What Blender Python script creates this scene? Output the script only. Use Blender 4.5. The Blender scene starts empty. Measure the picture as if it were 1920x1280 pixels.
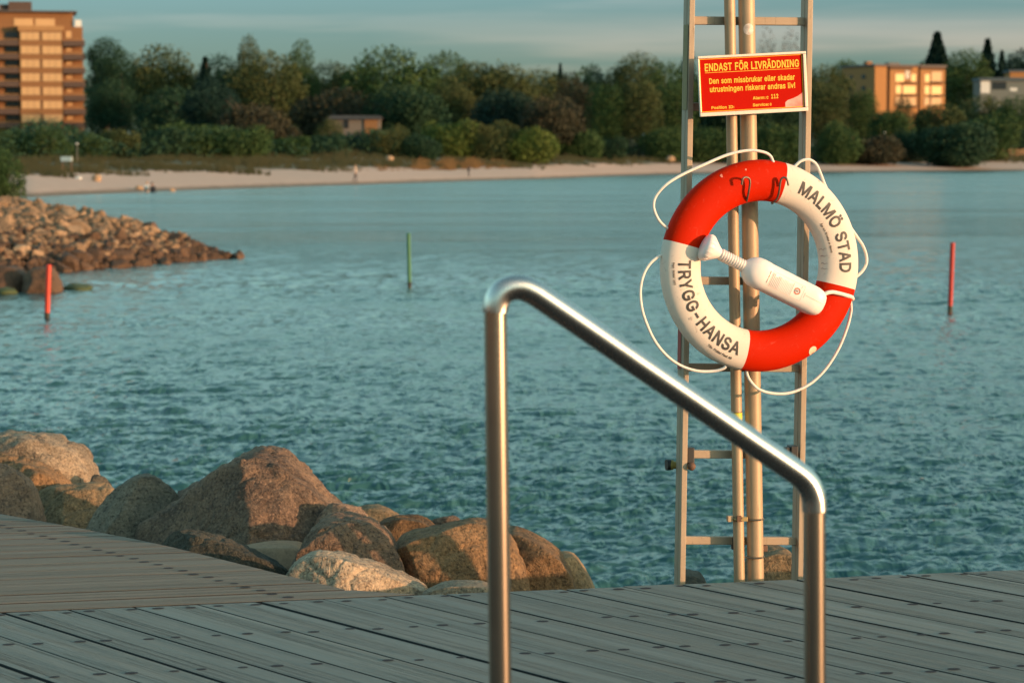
import bpy, bmesh, math, random
import numpy as np
from mathutils import Vector, Matrix, noise
R = math.radians
random.seed(7); rng = np.random.default_rng(7)
S = bpy.context.scene
COL = S.collection
# ------------------------------------------------------------------ camera
F = 4533.0; PITCH = math.atan(355 / F); H = 3.3; DECK = 1.75
cd = bpy.data.cameras.new('camera'); cam = bpy.data.objects.new('camera', cd); COL.objects.link(cam)
cam.location = (0, 0, H); cam.rotation_euler = (R(90) - PITCH, 0, 0)
cd.lens = 85; cd.sensor_width = 36; cd.clip_start = .1; cd.clip_end = 12000
cd.dof.use_dof = True; cd.dof.focus_distance = 8.8; cd.dof.aperture_fstop = 5.6
S.camera = cam
S.view_settings.view_transform = 'Standard'; S.view_settings.look = 'None'
S.view_settings.exposure = 0.7; S.view_settings.gamma = 1.0
S.cycles.use_denoising = True
S.cycles.max_bounces = 6
# ------------------------------------------------------------------ sun and sky
SUN_AZ = R(65)      # to the right of straight behind the camera
SUN_EL = R(5)
sv = Vector((math.sin(SUN_AZ) * math.cos(SUN_EL), -math.cos(SUN_AZ) * math.cos(SUN_EL), math.sin(SUN_EL)))
ld = bpy.data.lights.new('sun', 'SUN'); sun = bpy.data.objects.new('sun', ld); COL.objects.link(sun)
sun.rotation_euler = sv.to_track_quat('Z', 'Y').to_euler(); sun.location = (0, 0, 50)
ld.energy = 3.9; ld.angle = R(0.6); ld.color = (1.0, .555, .305)
W = bpy.data.worlds.new('World'); S.world = W; W.use_nodes = True
nt = W.node_tree; nt.nodes.clear()
def wn(t, **k):
    n = nt.nodes.new(t)
    for a, b in k.items(): setattr(n, a, b)
    return n
def wl(a, b): nt.links.new(a, b)
sky = wn('ShaderNodeTexSky', sky_type='NISHITA', sun_disc=False, sun_elevation=SUN_EL,
         sun_rotation=math.atan2(sv.x, sv.y), air_density=1.0, dust_density=1.2, ozone_density=2.5)
tint = wn('ShaderNodeMix', data_type='RGBA', blend_type='MULTIPLY'); tint.inputs[0].default_value = 1
wl(sky.outputs[0], tint.inputs[6]); lo = wn('ShaderNodeMix', data_type='RGBA'); lo.inputs[6].default_value = (.68, 1.08, 1.85, 1); lo.inputs[7].default_value = (.66, .96, 1.45, 1)
lr = wn('ShaderNodeMapRange', interpolation_type='SMOOTHSTEP'); lr.inputs[1].default_value = .012; lr.inputs[2].default_value = .055
tm = wn('ShaderNodeMix', data_type='RGBA'); wl(lo.outputs[2], tm.inputs[6]); wl(lr.outputs[0], lo.inputs[0]); tm.inputs[7].default_value = (3.3, 3.2, 2.12, 1)
wl(tm.outputs[2], tint.inputs[7])
tc = wn('ShaderNodeTexCoord'); mp = wn('ShaderNodeMapping'); mp.inputs['Scale'].default_value = (7, 7, 95)
mp.inputs['Location'].default_value = (.4, 0, 2.6)
wl(tc.outputs['Generated'], mp.inputs[0])
sp = wn('ShaderNodeSeparateXYZ'); wl(tc.outputs['Generated'], sp.inputs[0])
eh = wn('ShaderNodeMapRange', interpolation_type='SMOOTHSTEP'); eh.inputs[1].default_value = .045; eh.inputs[2].default_value = .24
nz = wn('ShaderNodeTexNoise'); nz.inputs['Scale'].default_value = 1.0; nz.inputs['Detail'].default_value = 4; nz.inputs['Roughness'].default_value = .5
wl(mp.outputs[0], nz.inputs['Vector'])
cr = wn('ShaderNodeMapRange', interpolation_type='SMOOTHSTEP'); cr.inputs[1].default_value = .47; cr.inputs[2].default_value = .66
wl(nz.outputs['Fac'], cr.inputs[0])
wl(sp.outputs['Z'], eh.inputs[0]); wl(sp.outputs['Z'], lr.inputs[0]); wl(eh.outputs[0], tm.inputs[0])
# one long soft cloud band low over the far shore
def m(op, a, b=None, c=None):
    n = wn('ShaderNodeMath', operation=op)
    for i, v in enumerate((a, b, c)):
        if v is None: continue
        if isinstance(v, (int, float)): n.inputs[i].default_value = v
        else: wl(v, n.inputs[i])
    return n.outputs[0]
wob = m('MULTIPLY', m('SUBTRACT', nz.outputs['Fac'], .5), .022)
bz = m('ADD', sp.outputs['Z'], wob)
band = m('MULTIPLY', m('SMOOTH_MIN', 1.0, m('MAXIMUM', 0.0, m('SUBTRACT', 1.0, m('ABSOLUTE', m('DIVIDE', m('SUBTRACT', bz, .0475), .011)))), .3),
         m('MINIMUM', 1.0, m('MAXIMUM', 0.0, m('MULTIPLY', m('ADD', sp.outputs['X'], .06), 6.0))))
cf = m('MINIMUM', 1.0, m('ADD', m('MULTIPLY', cr.outputs[0], .25), m('MULTIPLY', band, .9)))
mc = wn('ShaderNodeMix', data_type='RGBA'); wl(cf, mc.inputs[0]); wl(tint.outputs[2], mc.inputs[6])
cm = wn('ShaderNodeMix', data_type='RGBA', blend_type='MULTIPLY'); cm.inputs[0].default_value = 1
wl(tint.outputs[2], cm.inputs[6]); cm.inputs[7].default_value = (2.35, 1.5, 1.42, 1); wl(cm.outputs[2], mc.inputs[7])
bg = wn('ShaderNodeBackground'); bg.inputs[1].default_value = .14; wl(mc.outputs[2], bg.inputs[0])
wo = wn('ShaderNodeOutputWorld'); wl(bg.outputs[0], wo.inputs[0])

# ------------------------------------------------------------------ helpers
def pt(px, py, Y):
    "world point at depth Y that the photo shows at this pixel; used to read positions off the photo"
    x = (px - 960) / F; y = -(py - 640) / F
    d = Vector((x, math.cos(PITCH) + y * math.sin(PITCH), -math.sin(PITCH) + y * math.cos(PITCH)))
    return Vector((0, 0, H)) + d * (Y / d.y)
def tag(o, label=None, cat=None, group=None, kind=None):
    if label: o['label'] = label
    if cat: o['category'] = cat
    if group: o['group'] = group
    if kind: o['kind'] = kind
    return o
def empty(name, loc=(0, 0, 0), rz=0):
    o = bpy.data.objects.new(name, None); COL.objects.link(o); o.location = loc; o.rotation_euler = (0, 0, rz)
    o.empty_display_size = .1
    return o
class MB:
    def __init__(s): s.v = []; s.f = []; s.mi = []; s.sm = []
    def add(s, vs, fs, mi=0, smooth=False):
        b = len(s.v); s.v += [tuple(p) for p in vs]
        for f in fs: s.f.append(tuple(i + b for i in f)); s.mi.append(mi); s.sm.append(smooth)
    def box(s, c, d, M=None, mi=0, bev=0):
        x, y, z = d[0] / 2, d[1] / 2, d[2] / 2
        if bev and bev < min(x, y, z):
            bm = bmesh.new(); bmesh.ops.create_cube(bm, size=1); bmesh.ops.scale(bm, vec=d, verts=bm.verts)
            bmesh.ops.bevel(bm, geom=bm.edges[:], offset=bev, segments=2, affect='EDGES', profile=.5)
            vs = [v.co.copy() for v in bm.verts]; fs = [[v.index for v in f.verts] for f in bm.faces]
            bm.free()
        else:
            vs = [Vector(p) for p in ((-x, -y, -z), (x, -y, -z), (x, y, -z), (-x, y, -z), (-x, -y, z), (x, -y, z), (x, y, z), (-x, y, z))]
            fs = [(0, 3, 2, 1), (4, 5, 6, 7), (0, 1, 5, 4), (1, 2, 6, 5), (2, 3, 7, 6), (3, 0, 4, 7)]
        M = M or Matrix()
        s.add([M @ (p + Vector(c)) for p in vs], fs, mi)
    def tube(s, pts, r, n=16, mi=0, caps=True):
        pts = [Vector(p) for p in pts]
        rs = r if hasattr(r, '__len__') else [r] * len(pts)
        vs = []; fs = []
        t0 = (pts[1] - pts[0]).normalized()
        up = Vector((0, 0, 1)) if abs(t0.z) < .9 else Vector((0, 1, 0))
        a = t0.cross(up).normalized()
        for i, p in enumerate(pts):
            t = (pts[min(i + 1, len(pts) - 1)] - pts[max(i - 1, 0)]).normalized()
            a = (a - t * a.dot(t)).normalized(); b = t.cross(a)
            for k in range(n):
                q = 2 * math.pi * k / n
                vs.append(p + (a * math.cos(q) + b * math.sin(q)) * rs[i])
        for i in range(len(pts) - 1):
            for k in range(n):
                fs.append((i * n + k, i * n + (k + 1) % n, (i + 1) * n + (k + 1) % n, (i + 1) * n + k))
        s.add(vs, fs, mi, True)
        if caps:
            s.add(vs[:n], [tuple(range(n - 1, -1, -1))], mi); s.add(vs[-n:], [tuple(range(n))], mi)
    def build(s, name, mats, parent=None):
        me = bpy.data.meshes.new(name); me.from_pydata(s.v, [], s.f)
        for mt in (mats if isinstance(mats, (list, tuple)) else [mats]): me.materials.append(mt)
        me.polygons.foreach_set('material_index', s.mi); me.polygons.foreach_set('use_smooth', s.sm)
        me.update()
        o = bpy.data.objects.new(name, me); COL.objects.link(o)
        if parent: o.parent = parent
        return o
def numesh(name, v, f, mats, parent=None, smooth=False, mi=None):
    v = np.asarray(v, np.float32); f = np.asarray(f, np.int32)
    me = bpy.data.meshes.new(name); k = f.shape[1]
    me.vertices.add(len(v)); me.vertices.foreach_set('co', v.ravel())
    me.loops.add(f.size); me.loops.foreach_set('vertex_index', f.ravel())
    me.polygons.add(len(f)); me.polygons.foreach_set('loop_start', np.arange(0, f.size, k, dtype=np.int32))
    me.update(calc_edges=True)
    for mt in (mats if isinstance(mats, (list, tuple)) else [mats]): me.materials.append(mt)
    if smooth: me.polygons.foreach_set('use_smooth', np.ones(len(f), bool))
    if mi is not None: me.polygons.foreach_set('material_index', np.asarray(mi, np.int32))
    o = bpy.data.objects.new(name, me); COL.objects.link(o)
    if parent: o.parent = parent
    return o
def spline(ps, n=8, closed=False):
    ps = [Vector(p) for p in ps]; out = []
    N = len(ps)
    for i in range(N if closed else N - 1):
        g = (lambda k: ps[k % N]) if closed else (lambda k: ps[max(0, min(N - 1, k))])
        a, b, c, d = g(i - 1), g(i), g(i + 1), g(i + 2)
        for k in range(n):
            t = k / n
            out.append(.5 * ((2 * b) + (c - a) * t + (2 * a - 5 * b + 4 * c - d) * t * t + (3 * b - a - 3 * c + d) * t ** 3))
    if not closed: out.append(ps[-1])
    return out
# materials
class NT:
    def __init__(s, name):
        s.m = bpy.data.materials.new(name); s.m.use_nodes = True; s.t = s.m.node_tree
        s.b = s.t.nodes['Principled BSDF']
    def n(s, t, **k):
        n = s.t.nodes.new(t)
        for a, b in k.items(): setattr(n, a, b)
        return n
    def l(s, a, b): s.t.links.new(a, b)
    def set(s, sock, v):
        if isinstance(v, (int, float)): sock.default_value = v
        elif isinstance(v, tuple): sock.default_value = v if len(v) == len(sock.default_value) else v + (1,)
        else: s.l(v, sock)
    def noise(s, scale, detail=4, rough=.5, vec=None, coord='Object', stretch=None, dist=0):
        n = s.n('ShaderNodeTexNoise'); n.inputs['Scale'].default_value = scale; n.inputs['Detail'].default_value = detail
        n.inputs['Roughness'].default_value = rough; n.inputs['Distortion'].default_value = dist
        if vec is None: vec = s.coord(coord)
        if stretch:
            mp = s.n('ShaderNodeMapping'); mp.inputs['Scale'].default_value = stretch; s.l(vec, mp.inputs[0]); vec = mp.outputs[0]
        s.l(vec, n.inputs['Vector']); return n.outputs['Fac']
    def coord(s, c='Object'):
        if c == 'World': return s.n('ShaderNodeNewGeometry').outputs['Position']
        return s.n('ShaderNodeTexCoord').outputs[c]
    def rng(s, v, a, b, c=0, d=1):
        n = s.n('ShaderNodeMapRange'); s.l(v, n.inputs[0])
        for i, x in enumerate((a, b, c, d)): n.inputs[i + 1].default_value = x
        return n.outputs[0]
    def mix(s, f, a, b, bt='MIX'):
        n = s.n('ShaderNodeMix', data_type='RGBA', blend_type=bt)
        s.set(n.inputs[0], f); s.set(n.inputs[6], a); s.set(n.inputs[7], b); return n.outputs[2]
    def math(s, op, a, b=0.0):
        n = s.n('ShaderNodeMath', operation=op); s.set(n.inputs[0], a); s.set(n.inputs[1], b); return n.outputs[0]
    def bump(s, h, strength=.3, dist=.01, prev=None):
        n = s.n('ShaderNodeBump'); n.inputs['Strength'].default_value = strength; n.inputs['Distance'].default_value = dist
        s.l(h, n.inputs['Height'])
        if prev: s.l(prev, n.inputs['Normal'])
        s.l(n.outputs[0], s.b.inputs['Normal']); return n.outputs[0]
    def fin(s, color=None, rough=None, metal=None, **k):
        if color is not None: s.set(s.b.inputs['Base Color'], color)
        if rough is not None: s.set(s.b.inputs['Roughness'], rough)
        if metal is not None: s.b.inputs['Metallic'].default_value = metal
        for a, v in k.items(): s.set(s.b.inputs[a.replace('_', ' ')], v)
        return s.m
def plain(name, c, rough=.6, metal=0, var=.15, scale=6, bump=0):
    t = NT(name); f = t.noise(scale, 5, .6)
    c2 = tuple(x * (1 - var) for x in c); c1 = tuple(min(1, x * (1 + var * .5)) for x in c)
    if bump: t.bump(t.noise(scale * 8, 3), bump, .002)
    return t.fin(t.mix(f, c2, c1), rough, metal)

# ------------------------------------------------------------------ water
def sea_mat():
    t = NT('sea_water')
    g = t.coord('World')
    a = t.noise(1.0, 3, .55, g, stretch=(2.2, 5.0, 1)); b = t.noise(1.0, 3, .6, g, stretch=(7, 14, 1), dist=.3)
    c3 = t.noise(1.0, 3, .6, g, stretch=(2.4, .9, 1), dist=.7); pa = t.noise(1.0, 4, .6, g, stretch=(.02, .045, 1), dist=.6); q0 = t.n('ShaderNodeSeparateXYZ'); t.l(g, q0.inputs[0])
    c3 = t.math('MULTIPLY', c3, t.math('MULTIPLY', t.rng(pa, .38, .60, .25, 1.35), t.rng(q0.outputs['Y'], 110, 270, 1.0, .35))); n0 = t.bump(c3, 1.0, .20); n1 = t.bump(a, 1.0, .026, n0); t.bump(b, 1.0, .008, n1)
    big = t.noise(1.0, 3, .5, g, stretch=(.03, .09, 1)); q_ = t.n('ShaderNodeSeparateXYZ'); t.l(g, q_.inputs[0]); yy_ = q_.outputs['Y']
    col = t.mix(big, (.018, .072, .078), (.030, .095, .100))
    return t.fin(col, t.math('ADD', t.rng(big, .35, .65, .06, .14), t.rng(yy_, 60, 260, 0, .12)), 0, IOR=1.33)
WATER = sea_mat()
def waves(x, y, cell):
    z = np.zeros_like(x)
    r = np.random.default_rng(3)
    for i in range(130):
        lam = .11 * (10 ** (r.random() ** 1.25)); ang = math.pi / 2 + .25 + r.normal() * (.42 if lam > .5 else .6)
        k = 2 * math.pi / lam; kx, ky = k * math.cos(ang), k * math.sin(ang)
        amp = .0036 * lam ** .72 * (.7 + .6 * r.random())
        fade = np.clip((lam / cell - 1.3) / 1.2, 0, 1)
        ph = kx * x + ky * y + r.random() * 6.283
        z += amp * fade * (np.sin(ph) + .28 * np.sin(2 * ph + .6))
    gust = .72 + .45 * np.sin(x * .11 + y * .05 + 1) * np.sin(y * .083 + x * .021)
    return z * gust
NR, NC = 1150, 1250
pyv = np.concatenate([np.linspace(1400, 310, NR)])
Yv = H * F / (pyv - 285)
pxv = np.linspace(-1000, 2920, NC)
YY, PX = np.meshgrid(Yv, pxv, indexing='ij'); XX = (PX - 960) / F * YY
cell = np.gradient(Yv)[:, None] * np.ones_like(XX)
ZZ = waves(XX, YY, np.maximum(cell, .03))
idx = np.arange(NR * NC).reshape(NR, NC)
fq = np.stack([idx[:-1, :-1], idx[:-1, 1:], idx[1:, 1:], idx[1:, :-1]], -1).reshape(-1, 4)
o = numesh('water', np.stack([XX, YY, ZZ], -1).reshape(-1, 3), fq, WATER, smooth=True); tag(o, kind='structure')
o = numesh('water', [(-900, -120, -.2), (1500, -120, -.2), (1500, 900, -.2), (-900, 900, -.2)], [(0, 1, 2, 3)], WATER); tag(o, kind='structure')

# ------------------------------------------------------------------ far shore terrain
TS = np.array([-6, -2, -1, -.4, -.1985, -.0644, .0088, .0706, .2118, .5, 1.2, 3]); YS = np.array([30, 70, 105, 150, 176.8, 242.5, 294.9, 366.8, 429.8, 520, 640, 700.])
def shore(t): return np.interp(t, TS, YS)
def nz2(x, y, s): return noise.noise(Vector((x * s, y * s, 0)))
def ground_z(x, y):
    t = x / y; s = y - shore(t)
    w = np.interp(t, [-.2, 0, .22], [1, 1.15, 1.8]); hk = np.interp(t, [-.2, 0, .22], [1, 1.1, 1.5])
    z = np.interp(s / w, [-80, -5, 0, 6, 22, 30, 60, 120, 400, 4000], [-6, -.35, -.01, .38, 1.1, 1.45, 2.3, 2.9, 4, 14])
    if s / w < 60: z = z * (hk if s > 0 else 1)
    else: z = z + (hk - 1) * 2.3
    if s > 15: z += (nz2(x, y, .07) * .35 + nz2(x, y, .2) * .15) * min(1, (s - 15) / 20)
    return float(z)
tv = np.concatenate([np.linspace(-2, -.3, 30), np.linspace(-.29, .29, 260), np.linspace(.3, 2.5, 30)])
sv_ = np.concatenate([np.linspace(-40, -2, 5), np.linspace(0, 80, 60), np.linspace(85, 400, 30), np.linspace(450, 3500, 14)])
vs = []
for t in tv:
    y0 = float(shore(t)) + 1.2 * math.sin(t * 60) + .6 * math.sin(t * 190)
    for s in sv_:
        y = y0 + s; vs.append((t * y, y, ground_z(t * y, y)))
ni, nj = len(tv), len(sv_); idx = np.arange(ni * nj).reshape(ni, nj)
fq = np.stack([idx[:-1, :-1], idx[1:, :-1], idx[1:, 1:], idx[:-1, 1:]], -1).reshape(-1, 4)
t = NT('beach_ground'); g = t.coord('World')
z = t.n('ShaderNodeSeparateXYZ'); t.l(g, z.inputs[0])
n1 = t.noise(.12, 4, .6, g); n2 = t.noise(1.3, 4, .6, g)
hz = t.math('ADD', z.outputs['Z'], t.math('MULTIPLY', t.math('SUBTRACT', n1, .5), 1.1))
sand = t.mix(n2, (.40, .265, .20), (.54, .37, .285)); wet = t.mix(n2, (.12, .085, .055), (.17, .125, .085))
grass = t.mix(t.rng(n1, .4, .6), (.035, .055, .028), (.10, .09, .045))
c = t.mix(t.rng(t.math('ADD', z.outputs['Z'], t.math('MULTIPLY', n2, .3)), .3, .5), wet, sand)
c = t.mix(t.rng(hz, 1.35, 1.55), c, grass)
tag(numesh('beach_ground', vs, fq, t.fin(c, .95), smooth=True), kind='structure')

# quay ground, and an unseen bank added left-behind for brown reflections in steel
vs = []; az = np.linspace(R(95), R(300), 60); rd = np.array([0, 30, 60, 64, 72, 90, 400]); hh = np.array([1.45, 1.45, 1.5, 5, 13, 16, 18])
for a in az:
    q = min(1, max(0, (a - R(178)) / R(25))) * min(1, max(0, (R(285) - a) / R(15)))
    for d, h_ in zip(rd, hh): vs.append((math.sin(a) * d, -5.4 + math.cos(a) * d, 1.45 + (h_ - 1.45) * q))
idx = np.arange(60 * 7).reshape(60, 7); fq = np.stack([idx[:-1, :-1], idx[1:, :-1], idx[1:, 1:], idx[:-1, 1:]], -1).reshape(-1, 4)
tag(numesh('quay_and_added_bank', vs, fq, plain('brown_reflection_bank', (.27, .115, .05), .95, 0, .3, .2), smooth=False), kind='structure')
# ------------------------------------------------------------------ trees
def foliage(name, c1, c2):
    t = NT(name); g = t.coord('World')
    f = t.rng(t.noise(.35, 3, .6, g), .35, .65); f2 = t.noise(6, 2, .6, g)
    c = t.mix(f, c1, c2); c = t.mix(t.rng(f2, .3, .7), tuple(x * .75 for x in c1), c)
    return t.fin(c, .75, 0, Specular_IOR_Level=.15)
FOL = dict(
    dark=foliage('dark_leaves', (.014, .044, .024), (.034, .070, .032)),
    green=foliage('green_leaves', (.028, .068, .022), (.075, .110, .034)),
    olive=foliage('olive_leaves', (.042, .066, .024), (.105, .112, .040)),
    lime=foliage('spring_leaves', (.060, .105, .022), (.150, .175, .042)),
    brown=foliage('reddish_leaves', (.036, .040, .023), (.070, .060, .036)),
    grey=foliage('budding_twigs', (.075, .060, .045), (.12, .09, .065)),
    fir=foliage('fir_needles', (.008, .030, .024), (.018, .048, .034)),
    reed=foliage('dry_reed', (.15, .095, .042), (.25, .145, .065)),
    dune=foliage('dune_grass_blades', (.045, .055, .028), (.115, .10, .048)))
BARK = plain('bark', (.07, .05, .035), .9, 0, .4, 3, .3)
def cards(P, size, r, flat=0):
    n = len(P); u = r.normal(size=(n, 3)); u /= np.linalg.norm(u, axis=1)[:, None]
    w = r.normal(size=(n, 3)); w -= (w * u).sum(1)[:, None] * u; w /= np.linalg.norm(w, axis=1)[:, None]
    s = (size * (.55 + .9 * r.random(n)))[:, None] if not hasattr(size, 'shape') else size[:, None]
    a = u * s; b = w * s * .62
    V = np.stack([P - a, P + b, P + a, P - b], 1).reshape(-1, 3)
    return V, np.arange(4 * n).reshape(n, 4)
def crown_points(w, h, n, r, shape):
    "points of a leafy crown: lobes of different size; local z from 0 to h"
    P = []
    if shape == 'round':
        hz_ = min(h * .5, .44 * w); c_ = h - hz_
        L = [(0, 0, c_, .43 * w, hz_), (r.normal() * .05 * w, 0, c_ * .6, .40 * w, c_ * .5)]
        for k in range(15):
            a = r.random() * 6.283; q = .22 + .20 * r.random(); zc = (.22 + .70 * r.random()) * (h - .2 * w); s_ = (.12 + .11 * r.random())
            if zc > c_: q *= math.sqrt(max(.05, 1 - ((zc - c_) / hz_) ** 2))
            L.append((math.cos(a) * q * w, math.sin(a) * q * w, zc, s_ * w, s_ * w * .85))
    elif shape == 'tall':
        L = [(r.normal() * .05 * w, r.normal() * .05 * w, z * h, rr * w, .2 * h) for z, rr in ((.2, .36), (.4, .45), (.58, .44), (.72, .38), (.84, .28))]
        for k in range(6):
            a = r.random() * 6.283; L.append((math.cos(a) * .3 * w, math.sin(a) * .3 * w, (.25 + .45 * r.random()) * h, .2 * w, .14 * h))
    elif shape == 'willow':
        L = [(math.cos(a) * .26 * w, math.sin(a) * .26 * w, (.45 + .1 * r.random()) * h, .2 * w, .45 * h) for a in np.linspace(0, 6.283, 7)[:-1]]
        L += [(0, 0, .55 * h, .34 * w, .42 * h)]
    else:  # bush
        L = [(0, 0, .38 * h, .42 * w, .42 * h)]
        for k in range(11):
            a = r.random() * 6.283; q = .18 + .2 * r.random()
            L.append((math.cos(a) * q * w, math.sin(a) * q * w * .7, (.15 + .5 * r.random()) * h, (.12 + .1 * r.random()) * w, (.18 + .14 * r.random()) * h))
    vol = np.array([l[3] ** 2 * l[4] for l in L]) ** .8; vol /= vol.sum()
    for l, q in zip(L, vol):
        k = max(8, int(n * q)); d = r.normal(size=(k, 3)); d /= np.linalg.norm(d, axis=1)[:, None]
        rad = (1 - .42 * r.random(k) ** 1.6) * (1 + .055 * r.normal(size=k))
        P.append(np.stack([l[0] + d[:, 0] * rad * l[3], l[1] + d[:, 1] * rad * l[3], l[2] + d[:, 2] * rad * l[4]], 1))
    P = np.concatenate(P); return P[P[:, 2] > .01 * h]
def fir_points(w, h, n, r):
    z = r.random(n) ** 1.3; lay = np.floor(z * 13) / 13; fr = z * 13 - np.floor(z * 13)
    rad = w / 2 * (.75 * (1 - z) + .25 * (1 - lay)) ** .9 * (1.08 - .45 * fr) * (1 - .9 * (z > .93) * fr) * (r.random(n) ** .5); a = r.random(n) * 6.283
    return np.stack([np.cos(a) * rad, np.sin(a) * rad, h * (z * .97 + .03) - rad * .15], 1)
seed = [100]
def tree(name, label, px, top, wpx, Y, kind, shape, group=None, n=2200, cat='tree', base=None, dens=1.0, lift=None):
    seed[0] += 1; r = np.random.default_rng(seed[0])
    x = (px - 960) / F * Y; gz = ground_z(x, Y) if base is None else base
    h = pt(px, top, Y).z - gz + .2; w = wpx / F * Y
    root = empty(name, (x, Y, gz)); tag(root, label, cat, group)
    if shape == 'fir':
        P = fir_points(w, h, n, r); th = h
    else:
        lift = (lift if lift is not None else {'round': .12, 'tall': .08, 'willow': .05, 'bush': 0}[shape]) * h
        P = crown_points(w, h - lift, int(n * dens), r, shape); P[:, 2] += lift; th = h * .8
    V, Fq = cards(P, max(w, h * .5) * .0165 if shape != 'fir' else w * .045, r)
    numesh('foliage' if cat != 'tree' else 'crown', V, Fq, FOL[kind], root)
    mb = MB(); tr = h * .022 + .03
    if cat == 'tree':
        mb.tube([(0, 0, -.3), (r.normal() * .1, 0, th * .35), (r.normal() * .3, r.normal() * .3, th * .95)], [tr * 1.3, tr, tr * .25], 8)
        if shape != 'fir':
            for k in range(6):
                a = r.random() * 6.283; z0 = th * (.25 + .4 * r.random()); L = w * .33
                mb.tube([(0, 0, z0), (math.cos(a) * L * .5, math.sin(a) * L * .5, z0 + L * .4), (math.cos(a) * L, math.sin(a) * L, z0 + L * .9)], [tr * .5, tr * .3, tr * .1], 6)
        mb.build('trunk', BARK, root)
    else:
        for k in range(5):
            a = r.random() * 6.283; mb.tube([(0, 0, -.2), (math.cos(a) * w * .15, math.sin(a) * w * .15, h * .3), (math.cos(a) * w * .25, math.sin(a) * w * .25, h * .6)], [tr, tr * .7, tr * .3], 6)
        mb.build('stem', BARK, root)
    return root
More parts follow.
